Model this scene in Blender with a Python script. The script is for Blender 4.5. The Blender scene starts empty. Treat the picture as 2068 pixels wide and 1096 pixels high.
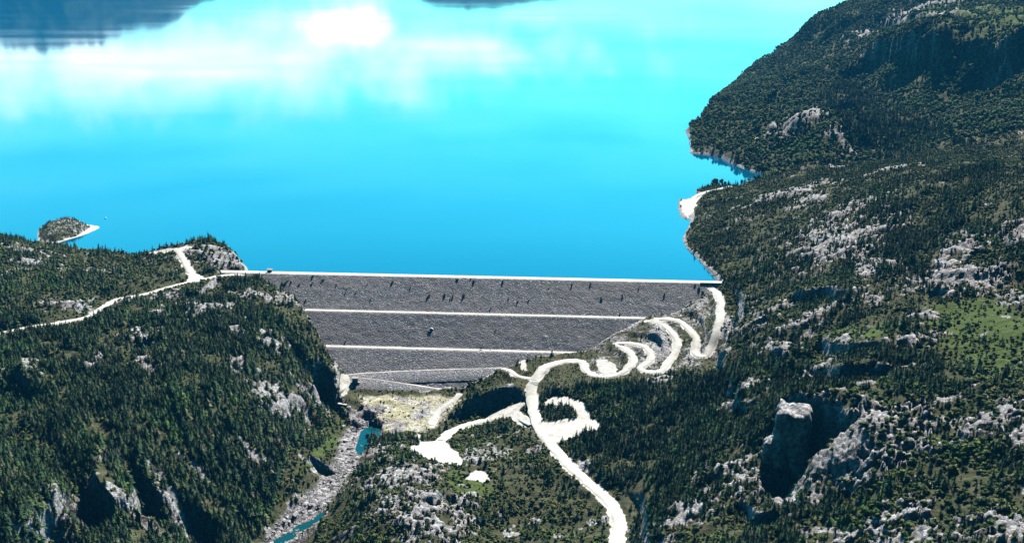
import bpy, bmesh, math, random
import numpy as np
from mathutils import Vector
random.seed(7); rng = np.random.default_rng(7)
S = bpy.context.scene
COL = S.collection
# ------------------------------------------------------------------ camera model (also used to turn map readings into places)
F, CX, CY = 2000.0, 1034.0, 548.0
PITCH = math.radians(17.8); CAMZ = 390.0
cp, sp_ = math.cos(PITCH), math.sin(PITCH)

def ray(px, py):
    u = (np.asarray(px, float)-CX)/F; v = (np.asarray(py, float)-CY)/F
    dy = cp - v*sp_; dz = -sp_ - v*cp
    return u/dy, dz/dy                       # slope in x and z per metre of y
def at_z(px, py, z):
    a, b = ray(px, py); y = (z-CAMZ)/b
    return a*y, y
def project(x, y, z):
    zz = z-CAMZ; f = y*cp - zz*sp_; u = y*sp_ + zz*cp
    return CX + F*x/f, CY - F*u/f

# ------------------------------------------------------------------ noise
def _h(ix, iy, s):
    n = (ix.astype(np.int64)*374761393 + iy.astype(np.int64)*668265263 + s*974634777) & 0xffffffff
    n = ((n ^ (n >> 13))*1274126177) & 0xffffffff
    return ((n ^ (n >> 16)) & 0xffff)/65535.0
def vnoise(x, y, s=0):
    ix = np.floor(x); iy = np.floor(y); fx = x-ix; fy = y-iy
    fx = fx*fx*fx*(fx*(fx*6-15)+10); fy = fy*fy*fy*(fy*(fy*6-15)+10)
    ix = ix.astype(np.int64); iy = iy.astype(np.int64)
    a = _h(ix, iy, s); b = _h(ix+1, iy, s); c = _h(ix, iy+1, s); d = _h(ix+1, iy+1, s)
    return (a+(b-a)*fx)+((c+(d-c)*fx)-(a+(b-a)*fx))*fy
def fbm(x, y, o=4, s=0, g=.5):
    t = 0; a = 1; n = 0
    for k in range(o):
        t = t + a*(vnoise(x*2**k+17.3*k, y*2**k-9.1*k, s+k)*2-1); n += a; a *= g
    return t/n
def ridged(x, y, o=4, s=0):
    t = 0; a = 1; n = 0
    for k in range(o):
        t = t + a*(1-np.abs(vnoise(x*2**k+5.3*k, y*2**k+3.7*k, s+k)*2-1)); n += a; a *= .5
    return t/n
def sst(a, b, x):
    t = np.clip((x-a)/(b-a), 0, 1); return t*t*(3-2*t)

# ------------------------------------------------------------------ heights: (px, py, z) read off the hillsides, (px, 'D', y, z) for hidden ground
CT = """0 498 24;60 501 21;110 509 15;180 523 8;250 528 7;300 513 11;350 492 20;400 490 22;450 500 16;495 538 6
50 560 26;150 570 18;250 560 12;330 545 10;400 540 8;-150 520 34;-150 600 24;-150 720 18;-150 900 6;-150 1080 8
0 672 14;90 655 14;180 638 12;240 605 8;340 580 7;400 565 6;480 553 5
450 600 2;520 590 0;570 600 -8;400 680 0;300 720 4;200 720 8;100 760 8;0 800 4
600 640 -18;640 695 -42;685 750 -66;560 700 -22;600 760 -48;500 720 -12;645 765 -66
400 800 -8;300 800 -4;200 820 0;100 860 0;0 900 0;540 790 -30;560 850 -55;620 830 -70
450 900 -30;350 900 -15;300 930 -12;250 945 -10;200 975 -10;130 1010 -5;60 1040 0;0 1060 5
300 1060 -70;200 1062 -48;100 1090 -25;400 930 -20;400 1040 -68;480 930 -35;480 1000 -65;500 1080 -84;560 1000 -80
600 920 -75;640 960 -90;650 880 -84;740 885 -98;715 860 -97;700 930 -99;660 985 -100;600 1050 -102;560 1096 -103
700 820 -90;750 830 -86;850 810 -84;800 850 -88;860 860 -86;705 762 -76
1000 770 -66;1060 760 -58;1050 790 -64;930 800 -78;1000 800 -68;1000 832 -82;940 812 -77;940 850 -85;900 870 -83;1040 830 -74;1060 800 -66
1080 860 -64;1150 850 -62;1180 820 -56;1110 800 -58;1100 745 -52;1150 728 -50;1190 720 -46;1200 760 -48;1270 750 -40;1250 695 -36;1300 690 -30
1310 750 -38;1360 690 -26;1300 645 -22;1400 715 -30;1440 715 -28;1455 620 -4;1450 580 4
1250 800 -46;1350 800 -28;1450 780 -20;1450 850 -14;1350 880 -36;1250 900 -52
1150 940 -60;1200 985 -58;1245 1040 -56;1245 1096 -55;1000 960 -66;1050 1050 -70;1150 1080 -62;900 920 -70;870 900 -72;1150 1180 -62;1000 1180 -72
780 920 -76;830 960 -60;800 1000 -52;880 1000 -54;820 1060 -52;700 1040 -78;720 1090 -70;950 1080 -66;760 900 -84;700 1000 -88;850 1160 -60
1290 1000 -45;1290 1080 -42;1350 950 -32;1400 1050 -20;1450 950 -5;1500 1000 0;1500 1090 5;1520 830 5;1560 800 20;1530 900 10
1590 965 2;1560 1000 2;1600 812 44;1650 900 25;1640 930 18;1700 815 52;1760 820 55;1750 870 52;1820 880 50;1650 920 30;1680 980 20
1800 970 42;1850 1050 40;1700 1080 20;1950 960 55;2050 1090 60;1600 1180 10;1900 1200 50;2200 1100 70;400 1200 -70;100 1200 -40;600 1200 -104;-150 1200 0
1650 740 30;1600 700 18;1520 650 16;1480 620 8;1500 740 5;1600 650 30;1700 690 42;1800 680 58;1950 680 66;2068 700 72;1900 780 62;2050 780 70;1800 740 52;2050 860 70;1930 850 62;2250 800 90
1560 560 26;1600 580 34;1700 600 52;1800 560 66;1900 590 72;2068 580 82;2250 560 110
1700 470 66;1650 440 58;1550 450 35;1480 500 15;1450 440 12;1600 380 58;1700 340 75;1800 335 95;1900 340 115;2068 345 130;1900 420 105;1850 480 88;2000 480 108;1530 362 9;1420 430 5;1440 415 9;1480 392 13;1450 390 4;2250 350 170
1560 330 8;1640 230 85;1600 260 60;1500 230 40;1440 270 15;1740 318 38;1680 260 78;1600 310 20"""
CP = []
for ent in CT.replace("\n", ";").split(";"):
    p = [float(t) for t in ent.split()]
    x, y = at_z(p[0], p[1], p[2]); CP.append((float(x), float(y), p[2]))
for px, D, z in [(1700,1640,40),(1850,1600,66),(2068,1500,90),(1700,2150,42),(1800,1800,45),(1800,2000,63),(1900,1750,77),(1650,2500,56),(1560,2650,48),
                 (1750,2350,87),(1850,2200,106),(1950,2000,112),(2068,1900,126),(1850,2275,142),(1850,2310,191),(1930,2200,134),(1930,2225,185),(2000,2100,151),(2000,2135,200),(1780,2350,125),(1780,2380,170),(1700,2800,127),
                 (1620,3000,93),(1570,3250,54),(1800,2750,215),(1950,2500,230),(2068,2500,255),(1700,3250,214),(1690,3500,249),(1600,3500,176),(1570,3500,96),(1545,3600,30),
                 (1850,3200,261),(2000,3000,270),(1900,4200,420),(2250,3000,400),(2250,2000,220),(1750,4300,330),(1650,4300,150),(2250,4300,520)]:
    a = (px-CX)/F/cp*0.985
    CP.append((a*D, float(D), float(z)))
CP = np.array(CP)
def uw(x, y): return 2000*x/y, 1500*np.log(np.maximum(y, 50)/1000)
cu, cw = uw(CP[:, 0], CP[:, 1])
KC = 18.0**2
def _fit():
    n = len(CP); r = np.sqrt((cu[:, None]-cu)**2+(cw[:, None]-cw)**2+KC)
    A = np.zeros((n+3, n+3)); A[:n, :n] = r + np.eye(n)*-3.0
    P = np.stack([np.ones(n), cu/1000, cw/1000], 1); A[:n, n:] = P; A[n:, :n] = P.T
    return np.linalg.solve(A, np.concatenate([CP[:, 2], np.zeros(3)]))
RW = _fit()
def base_h(x, y):
    sh = np.shape(x); x = np.ravel(x).astype(np.float32); y = np.ravel(y).astype(np.float32); out = np.empty(len(x), np.float32)
    for i in range(0, len(x), 60000):
        u, w = uw(x[i:i+60000], y[i:i+60000])
        du = u[:, None]-cu[None].astype(np.float32); dw = w[:, None]-cw[None].astype(np.float32)
        out[i:i+60000] = np.sqrt(du*du+dw*dw+KC) @ RW[:-3].astype(np.float32) + RW[-3] + RW[-2]*u/1000 + RW[-1]*w/1000
    return out.reshape(sh)

# ------------------------------------------------------------------ lake outline (z = 0), in metres
LK = [at_z(px, py, 0) for px, py in [(1530,128),(1500,150),(1462,185),(1424,218),(1410,245),(1384,265),(1393,285),(1394,310),(1430,312),(1455,318),(1480,332),(1510,345),(1545,352),
      (1528,367),(1500,374),(1470,375),(1440,373),(1412,381),(1404,388),(1420,393),(1408,400),(1372,405),(1370,420),(1378,440),(1400,432),(1392,455),(1378,482),(1386,500),(1405,518),(1425,540),(1444,562),(1446,572)]]
LK = [(float(a), float(b)) for a, b in LK]
ax, ay = at_z(500, 552, 5); bx, by = at_z(1452, 573, 5)
A0 = np.array([float(ax), float(ay)]); B0 = np.array([float(bx), float(by)])      # dam crest, downstream edge
T = (B0-A0)/np.linalg.norm(B0-A0); N = np.array([T[1], -T[0]]); CL = np.linalg.norm(B0-A0)     # N points downstream
LK += [tuple(B0-N*10+T*6), tuple(A0-N*12-T*4)]
LK += [(float(a), float(b)) for a, b in [at_z(500,540,1.5),at_z(470,512,0),at_z(430,497,0)]]
LK += [(-395,1330),(-440,1290),(-500,1268),(-560,1296),(-640,1300),(-720,1345),(-900,1420),(-1400,1500),(-1900,1500),(-7000,5000),(-7000,9700),(6000,9700),(2600,5200),(1500,4500),(1080,3900)]
def seg_dist(x, y, poly, closed=True, chunk=True):
    best = np.full(x.shape, 1e9, np.float32); n = len(poly)
    for i in range(n if closed else n-1):
        x0, y0 = poly[i]; x1, y1 = poly[(i+1) % n]
        dx, dy = x1-x0, y1-y0; L = dx*dx+dy*dy+1e-9
        t = np.clip(((x-x0)*dx+(y-y0)*dy)/L, 0, 1)
        best = np.minimum(best, (x-x0-t*dx)**2+(y-y0-t*dy)**2)
    return np.sqrt(best)
def inside(x, y, poly):
    r = np.zeros(x.shape, bool); n = len(poly)
    for i in range(n):
        x0, y0 = poly[i]; x1, y1 = poly[(i+1) % n]
        if y0 == y1: continue
        c = ((y0 > y) != (y1 > y)) & (x < (x1-x0)*(y-y0)/(y1-y0)+x0); r ^= c
    return r

# ------------------------------------------------------------------ dam: plane with benches
SLOPE = 1.62
def dam_z(x, y):
    d = (x-A0[0])*N[0]+(y-A0[1])*N[1]
    return 5 - np.maximum(d, 0)/SLOPE
def on_dam(px, py):
    a, b = ray(px, py)                       # ray: (a*y, y, CAMZ + b*y) meets z = 5 - d/SLOPE
    k = a*N[0]+N[1]; c0 = A0[0]*N[0]+A0[1]*N[1]
    y = (5 + c0/SLOPE - CAMZ)/(b + k/SLOPE)
    return a*y, y, CAMZ+b*y
def hit(px, py):
    """first meeting of the sight line with the bare hillside"""
    px = np.atleast_1d(np.asarray(px, float)); py = np.atleast_1d(np.asarray(py, float))
    a, b = ray(px, py); ys = np.exp(np.linspace(math.log(420), math.log(4400), 700))
    Z = CAMZ + b[:, None]*ys; H = base_h(a[:, None]*ys, np.broadcast_to(ys, Z.shape))
    below = Z <= H; i = np.where(below.any(1), below.argmax(1), len(ys)-1); i = np.maximum(i, 1)
    k = np.arange(len(px)); g1 = Z[k, i]-H[k, i]; g0 = Z[k, i-1]-H[k, i-1]
    t = np.clip(g0/(g0-g1+1e-9), 0, 1); y = ys[i-1]+(ys[i]-ys[i-1])*t
    return np.stack([a*y, y, CAMZ+b*y], 1)
def hits(pts): return hit([p[0] for p in pts], [p[1] for p in pts])

DAMPX = [(440,556),(505,557),(545,578),(580,600),(602,628),(628,668),(645,700),(668,735),(690,752),(700,770),(740,785),(800,792),(870,797),(930,797),(975,778),(1020,752),(1050,742),(1100,731),(1150,727),(1196,718),
         (1240,688),(1290,660),(1312,645),(1345,640),(1375,640),(1395,618),(1415,600),(1428,585),(1436,574)]
DAMP = [tuple(float(v) for v in on_dam(px, py)[:2]) for px, py in DAMPX]
DAMP += [tuple(B0-N*14+T*3), tuple(A0-N*14-T*40)]

# ------------------------------------------------------------------ roads: lists of pixels, width in metres
def smooth_path(P, step=4.0, zs=6):
    P = np.asarray(P, float); n = len(P); out = []
    for i in range(n-1):
        p0 = P[max(i-1, 0)]; p1 = P[i]; p2 = P[i+1]; p3 = P[min(i+2, n-1)]
        m = max(2, int(np.linalg.norm((p2-p1)[:2])/step))
        for t in np.arange(m)/m:
            out.append(.5*((2*p1)+(-p0+p2)*t+(2*p0-5*p1+4*p2-p3)*t*t+(-p0+3*p1-3*p2+p3)*t**3))
    out.append(P[-1]); out = np.array(out)
    z = out[:, 2].copy()
    for _ in range(zs): z[1:-1] = (z[:-2]+2*z[1:-1]+z[2:])/4
    out[:, 2] = z
    return out
ROADPX = {
 'main': ([(1243,1130),(1246,1090),(1249,1055),(1243,1030),(1222,1003),(1195,980),(1160,950),(1128,915),(1105,888),(1087,862),(1079,835),(1074,805),(1073,785),(1084,759),(1105,739),(1141,729),(1172,729)], 10.5),
 'switchback': ([(1166,729),(1178,732),(1181,744),(1196,756),(1225,760),(1251,754),(1271,741),(1279,723),(1267,706),(1246,695),(1262,692),(1285,694),(1303,700),(1315,718),(1308,733),(1292,743),(1308,751),(1334,749),(1355,724),(1368,694),(1356,669),(1334,652),(1308,648)], 7.2),
 'upper': ([(1330,644),(1350,643),(1373,648),(1391,664),(1406,686),(1403,707),(1408,719),(1425,719),(1438,697),(1450,658),(1456,620),(1447,590),(1428,576)], 7.8),
 'west': ([(-60,682),(0,672),(60,660),(120,651),(175,640),(200,625),(235,605),(290,594),(340,580),(380,570),(410,564),(450,556),(500,554)], 6.5),
 'spur': ([(398,563),(385,550),(376,535),(368,520),(362,508),(372,500),(380,500)], 8.0),
 'shore': ([(1392,425),(1395,408),(1405,396),(1425,388),(1450,382),(1475,376)], 6.0),
 'track': ([(1075,856),(1050,843),(1030,836),(1005,843),(965,852),(930,862),(905,875),(892,888)], 8.0),
 'toe_link': ([(1085,765),(1062,763),(1045,758),(1030,748),(1018,744)], 5.0),
 'lower_track': ([(926,796),(915,808),(895,822),(880,838),(872,858)], 5.5),
}
ROADS = {}
for k, (pp, w) in ROADPX.items():
    ROADS[k] = (smooth_path(hits(pp) if k != 'shore' else np.array([[*map(float, at_z(a, b, z)), z] for (a, b), z in zip(pp, (2.2, 2.6, 3, 3.5, 4.5, 6))])), w)
PADPX = {
 'loop': [(1090,882),(1088,850),(1120,853),(1154,849),(1167,837),(1148,819),(1122,816),(1100,812),(1102,802),(1146,797),(1170,808),(1185,824),(1189,842),(1214,860),(1195,872),(1167,880),(1120,872)],
 'apron': [(1093,868),(1160,853),(1190,845),(1216,858),(1205,872),(1150,888),(1108,892)],
 'yard': [(985,838),(1010,820),(1050,812),(1062,816),(1050,825),(1046,838),(1075,850),(1075,862),(1050,858),(1035,842),(1005,850)],
 'bare': [(1050,730),(1060,727),(1064,748),(1056,746)],
 'works': [(842,876),(852,890),(872,889),(892,887),(908,900),(938,930),(930,940),(905,938),(880,930),(852,920),(833,914),(832,900),(848,898)],
 'works_small': [(940,966),(962,950),(975,955),(993,972),(975,975),(958,968)],
 'hairpin': [(1206,728),(1225,725),(1243,738),(1243,752),(1222,756),(1207,748)],
 'outlet': [(692,757),(715,758),(720,775),(705,782),(700,795),(690,800),(688,785),(690,770)],
 'corner': [(378,566),(388,552),(402,556),(414,562),(392,572)],
 'beach': [(1376,404),(1398,400),(1415,396),(1404,414),(1399,428),(1389,440),(1379,432)],
 'west_top': [(300,512),(330,503),(372,498),(384,503),(350,508),(320,514)],
}
PADS = {}
for k, pp in PADPX.items(): PADS[k] = hits(pp) if k != 'beach' else np.array([[*map(float, at_z(a, b, 1.8)), 1.8] for a, b in pp])
RIVER = smooth_path(hits([(735,850),(722,868),(712,890),(706,915),(696,945),(672,975),(640,1010),(605,1045),(570,1085),(540,1120)]), 5, 30)

# ------------------------------------------------------------------ bare rock patches: px, py, half width px, half height px, lift m
ROCK = np.array([float(v) for v in """40 505 45 9 1 70 530 30 10 1 150 622 36 11 2 30 545 20 8 1 212 545 22 10 1 285 682 22 18 3 260 612 18 9 2 402 632 28 22 3 456 625 13 13 2
340 640 20 8 1 40 752 20 26 3 187 736 15 16 3 22 800 12 10 2 560 788 32 30 3 300 745 16 16 2 482 672 14 18 2 520 600 40 8 1 600 612 26 10 1 325 922 18 16 3
390 880 18 10 2 332 965 30 12 3 236 977 25 10 3 186 1004 15 8 2 115 1058 25 24 3 442 890 22 9 2 480 730 12 16 2 640 800 20 16 2 545 690 18 14 2 330 600 26 8 1
1600 388 46 12 2 1680 345 38 7 2 1800 340 60 7 2 1640 402 22 18 2 1700 432 46 13 3 1780 470 18 11 2 1690 490 56 40 5 1750 530 28 38 2 1660 480 24 20 2 1905 568 52 22 4
1980 582 24 14 3 1950 500 24 18 3 2060 470 20 18 3 2062 612 22 22 3 1902 532 12 9 2 1520 655 18 16 4 1600 665 36 11 3 1580 710 24 14 3 1700 690 26 7 2 1650 735 36 9 3
1845 690 28 11 3 1840 736 28 6 2 1490 803 34 15 4 1740 776 18 6 2 1765 832 40 14 3 1900 818 38 7 2 2010 850 46 26 5 2050 885 25 22 3 1775 880 70 52 6 1690 950 62 46 6
1600 1000 44 30 3 1780 1050 50 30 4 2030 1060 30 34 3 1850 1085 40 30 3 1500 960 28 36 3 1430 960 22 28 2 1380 1045 36 28 2 1310 1060 24 28 2 1560 700 16 14 2
800 962 64 46 4 850 1015 56 36 4 775 912 36 18 3 880 1060 36 26 3 960 930 24 11 2 1005 918 28 9 2 1082 908 18 7 1 1168 937 16 16 2 1084 1050 13 11 1 955 915 20 16 1
1620 236 50 10 3 1655 238 12 8 3 1675 256 10 8 3 1692 275 10 8 3 1708 292 9 8 3 1726 308 9 8 3 1560 229 34 5 2 1590 262 30 8 2 1850 25 50 14 6 1830 62 60 16 5 1760 68 26 10 4 1560 400 24 10 1 1740 600 16 30 1 1880 640 26 8 1 430 512 44 16 2 470 530 30 13 2 455 520 30 14 1
1640 830 30 14 3 1660 630 24 8 2 1590 615 30 7 2 1500 620 22 12 2 1470 650 12 30 3 730 835 22 14 3 1330 770 22 16 1 1400 600 14 30 0 1335 690 26 30 0 90 1000 14 12 2 520 900 20 12 1""".split()]).reshape(-1, 5)
RH = hit(ROCK[:, 0], ROCK[:, 1])

# ------------------------------------------------------------------ terrain grid: rays of constant bearing, denser near
tx = np.concatenate([np.arange(-1.05, -.62, .006), np.arange(-.62, .62, .00105), np.arange(.62, 1.05, .006)])
lw = [math.log(330)]
while lw[-1] < math.log(5200):
    y = math.exp(lw[-1]); lw.append(lw[-1] + (0.0034 if y < 520 else 0.0022 if y < 1350 else 0.0036 if y < 3800 else 0.012))
ty = np.exp(np.array(lw))
NA, NR = len(tx), len(ty)
Y = np.repeat(ty[:, None], NA, 1).astype(np.float32); X = (Y*tx[None]).astype(np.float32)
B = base_h(X, Y)
far = sst(1350, 2200, Y)
# broken ground: humps, and benches of rock that drop towards the valley
wx = X + 14*fbm(X/60, Y/60, 2, 40); wy = Y + 14*fbm(X/60, Y/60, 2, 44)
n1 = fbm(wx/95, wy/95, 5, 3); n2 = ridged(wx/46, wy/30, 4, 11)
H = B + n1*(6+12*far) + (n2-.5)*(7+9*far)
H = H + far*34*(ridged(wx/190, wy/150, 4, 21)-.55)
rock = np.zeros_like(H); lift = np.zeros_like(H)
for (px, py, rx, ry, lf), p in zip(ROCK, RH):
    s = math.sqrt(p[0]**2+p[1]**2+(CAMZ-p[2])**2)/F
    ang = (CAMZ-p[2])/p[1]
    wxr, wyr = rx*s*1.1, min(ry*s/(ang+.35)*1.15, 3.2*rx*s+6)
    j0 = np.searchsorted(ty, p[1]-3*wyr); j1 = np.searchsorted(ty, p[1]+3*wyr)
    if j1 <= j0: continue
    sl = slice(j0, j1)
    e = np.sqrt(((X[sl]-p[0])/wxr)**2+((Y[sl]-p[1])/wyr)**2)
    fr = fbm(X[sl]/(wxr*.7+3), Y[sl]/(wyr*.7+3), 3, int(px) % 97); fr2 = fbm(X[sl]/9+.4*Y[sl]/9, Y[sl]/6, 4, 5+int(py) % 89)
    bg = .5 if rx >= 60 else 1.0
    m = 1-sst(.62, .86, e*.82 + .6*fr*bg + 1.35*bg*fr2*(.6+.4*np.minimum(e, 1.5)) + .55*fbm(X[sl]/3.6, Y[sl]/3.2, 2, 7))
    rock[sl] = np.maximum(rock[sl], m); lift[sl] = np.maximum(lift[sl], m*lf*.8)
crag = ridged(wx/17+.2*wy/17, wy/11, 4, 31); crag2 = ridged(X/6.5, Y/5, 3, 37)
led = (H+2.5*fbm(X/30, Y/30, 3, 33))/3.4; led = np.floor(led)+sst(.30, .70, led-np.floor(led))-led
H = H + lift + rock*led*1.8 + rock*((crag-.5)*3.2 + (crag2-.5)*1.5)
del n1, n2, wx, wy
# cliffs: rim lines (pixels, left to right); ground in front drops away, ground behind is lifted a little
def carve(pp, drop, front, back, w=3.5, rk=.5):
    P = hits(pp)[:, :2]; c = P.mean(0); Rr = np.abs(P[:, 1]-c[1]).max()+front+back+30
    j0 = max(np.searchsorted(ty, c[1]-Rr), 0); j1 = np.searchsorted(ty, c[1]+Rr); i0 = max(np.searchsorted(tx, (P[:, 0]/P[:, 1]).min()-.07), 0); i1 = np.searchsorted(tx, (P[:, 0]/P[:, 1]).max()+.07)
    sl = (slice(j0, j1), slice(i0, i1)); x, y = X[sl], Y[sl]
    x = x+w*1.9*fbm(x/15, y/15, 3, 71); y = y+w*2.2*fbm(x/13, y/17, 3, 73)
    best = np.full(x.shape, 1e9, np.float32); sg = np.zeros_like(best); tt = np.zeros_like(best); n = len(P)-1
    for q in range(n):
        d = P[q+1]-P[q]; L = d@d; t0 = ((x-P[q, 0])*d[0]+(y-P[q, 1])*d[1])/L; t = np.clip(t0, 0, 1)
        ex, ey = x-P[q, 0]-t*d[0], y-P[q, 1]-t*d[1]; r = ex*ex+ey*ey; u = r < best
        best = np.where(u, r, best); sg = np.where(u, np.sign(d[0]*ey-d[1]*ex), sg); tt = np.where(u, (q+t0)/n, tt)
    d = np.sqrt(best)*sg; end = sst(-.06, .1, tt)*(1-sst(.9, 1.06, tt))
    f = np.where(d < 0, sst(-w, 0.0, -d-w)*1.0, 0)
    f = sst(0, w, -d)*(1-sst(front*.25, front, -d)); b = sst(-w*.3, w*.3, d)*(1-sst(back*.15, back, d))
    H[sl] += end*(-drop*f*.72 + drop*.28*b)
    rock[sl] = np.maximum(rock[sl], end*rk*(sst(-w*1.6, -w*.6, d))*(1-sst(w*.3, w*1.2, d+4*fbm(x/9, y/9, 3, 75))))
for a in (([(40,1068),(110,1040),(175,1012),(240,985),(300,972),(360,966),(420,975),(480,985),(560,1000)], 20, 50, 50, 3.5, .2), ([(440,905),(480,900),(530,915)], 12, 40, 30),
          ([(612,738),(640,742),(668,765),(684,800),(690,835)], 26, 40, 30), ([(20,755),(60,770),(80,800)], 16, 50, 30), ([(270,690),(310,700)], 8, 30, 20), ([(520,800),(560,815),(600,805)], 14, 40, 25),
          ([(630,930),(655,935),(672,950)], 12, 25, 20), ([(1462,600),(1466,650),(1464,700),(1456,745)], 16, 26, 30), ([(1470,760),(1490,815),(1530,812)], 12, 40, 30),
          ([(1560,850),(1580,832),(1640,845),(1690,850),(1725,858)], 30, 42, 40), ([(1525,1000),(1560,960),(1600,950)], 14, 40, 30), ([(1515,1010),(1530,1035),(1580,1030)], 12, 30, 25),
          ([(905,838),(945,818),(1000,802),(1052,792)], 17, 30, 22), ([(1745,118),(1790,100),(1830,90),(1880,95),(1905,125)], 60, 160, 140, 9), ([(1940,100),(1990,88),(2050,95)], 36, 120, 110, 8), ([(1935,160),(1990,145),(2060,150)], 34, 110, 110, 8),
          ([(1600,600),(1660,590),(1720,600)], 12, 50, 40), ([(1880,590),(1920,592)], 8, 25, 20), ([(1560,712),(1600,720)], 8, 30, 20), ([(1640,840),(1700,835)], 6, 20, 20), ([(1395,290),(1420,300),(1450,305)], 14, 50, 60, 6),
          ([(850,1010),(900,1000),(950,1025)], 5, 35, 25), ([(730,905),(760,890)], 8, 22, 18), ([(1660,690),(1700,705),(1780,700)], 10, 50, 40), ([(1640,730),(1700,745),(1800,740)], 12, 60, 50), ([(1780,30),(1830,45),(1890,40)], 25, 120, 100, 8)):
    carve(*a)
# --- shore
inl = inside(X, Y, LK); dl = seg_dist(X, Y, LK)
shore_n = 4*fbm(X/22, Y/22, 3, 51)*np.clip(dl/8, 0, 1)
dsh = np.where(inl, -dl, dl)+shore_n
land = np.where(dsh > 0, np.maximum(np.minimum(H, 1.0+dsh*np.where((Y > 1470) & (Y < 1900) & (dsh < 60), .38, 1.25)), np.minimum(1.0+.28*dsh, 9)), np.maximum(dsh*.8, -25))
yfar = (Y > 1100)
nearl = yfar & ((dsh < 160))
dsx = (X-A0[0])*T[0]+(Y-A0[1])*T[1]; dsd = (X-A0[0])*N[0]+(Y-A0[1])*N[1]      # along and below the dam crest
behind = (dsx > -30) & (dsx < CL+12) & (dsd > -14)
H = np.where(nearl & ~behind, land, H)
bank = np.where(nearl & ~behind, (1-sst(2.0, 7.0, dsh + 2.5*fbm(X/9, Y/9, 3, 77)))*(dsh > -6), 0)
spit = [at_z(a, b, 3) for a, b in [(1366,408),(1396,372),(1480,364),(1550,352),(1545,360),(1482,384),(1440,394),(1412,410),(1404,432),(1385,445)]]; spit = [(float(a), float(b)) for a, b in spit]
i_ = inside(X, Y, spit); d_ = seg_dist(X, Y, spit); spit_m = np.where(i_, 1.0, 1-sst(0, 40, d_))
H = np.where(dsh > 0, np.minimum(H, 1.2+.06*np.maximum(dsh, 0)+1.0*np.clip(fbm(X/12, Y/12, 3, 57), 0, 1)+ np.where(spit_m > 0, (1-spit_m)*60, 1e4)), H)
# --- dam footprint
ind = inside(X, Y, DAMP); dd = seg_dist(X, Y, DAMP); DZ = dam_z(X, Y)
H = np.where(ind, np.minimum(H, DZ-3-.0*dd), np.where(behind & (dd < 40) & (dsd > -2), np.maximum(H, DZ+.5+np.minimum(dd*.35, 5)), H))
valley_floor = inside(X, Y, [tuple(p[:2]) for p in hits([(735,835),(770,800),(870,800),(930,800),(905,825),(875,860),(800,868)])])
# --- river
dr = seg_dist(X, Y, [tuple(p[:2]) for p in RIVER], False)
iz = np.interp(Y, RIVER[::-1, 1], RIVER[::-1, 2])
rm = (Y < RIVER[:, 1].max()+4)
wob = 5*fbm(X/18, Y/18, 3, 61)
bed = np.where(rm, 1-sst(9, 16, dr+wob), 0)
H = np.where(rm, np.minimum(H, iz+1.0+1.6*fbm(X/7, Y/7, 3, 63)+np.maximum(dr+wob-11, 0)*.8), H)
POOLS = [('river_pool', [(748,856),(760,858),(772,864),(768,880),(754,896),(740,912),(724,918),(719,906),(722,888),(732,868)]),
         ('river', [(652,1030),(640,1042),(622,1053),(600,1062),(590,1068),(598,1074),(616,1068),(640,1052),(656,1040)]), ('river', [(592,1072),(575,1080),(552,1092),(560,1098),(580,1090),(598,1080)])]
POOLZ = []
for nm, pp in POOLS:
    zz = float(np.interp(hits(pp)[:, 1].mean(), RIVER[::-1, 1], RIVER[::-1, 2]))+1.2; Q = np.array([at_z(a, b, zz) for a, b in pp])
    Q3 = smooth_path(np.c_[np.r_[Q, Q[:1]], np.full(len(Q)+1, zz)], 2)[:-1]; Q3[:, :2] += np.c_[1.1*fbm(Q3[:, 0]/3, Q3[:, 1]/3, 2, 3), 1.6*fbm(Q3[:, 0]/3, Q3[:, 1]/3, 2, 9)]; POOLZ.append((nm, Q3))
    i_ = inside(X, Y, [tuple(p[:2]) for p in Q3]); d_ = seg_dist(X, Y, [tuple(p[:2]) for p in Q3])
    H = np.where(i_, np.minimum(H, zz-.25-.12*np.minimum(d_, 6)), np.where(d_ < 5, np.maximum(H, zz+.1), H)); bed = np.maximum(bed, np.where(d_ < 4, 1-d_/4, 0))
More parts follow.
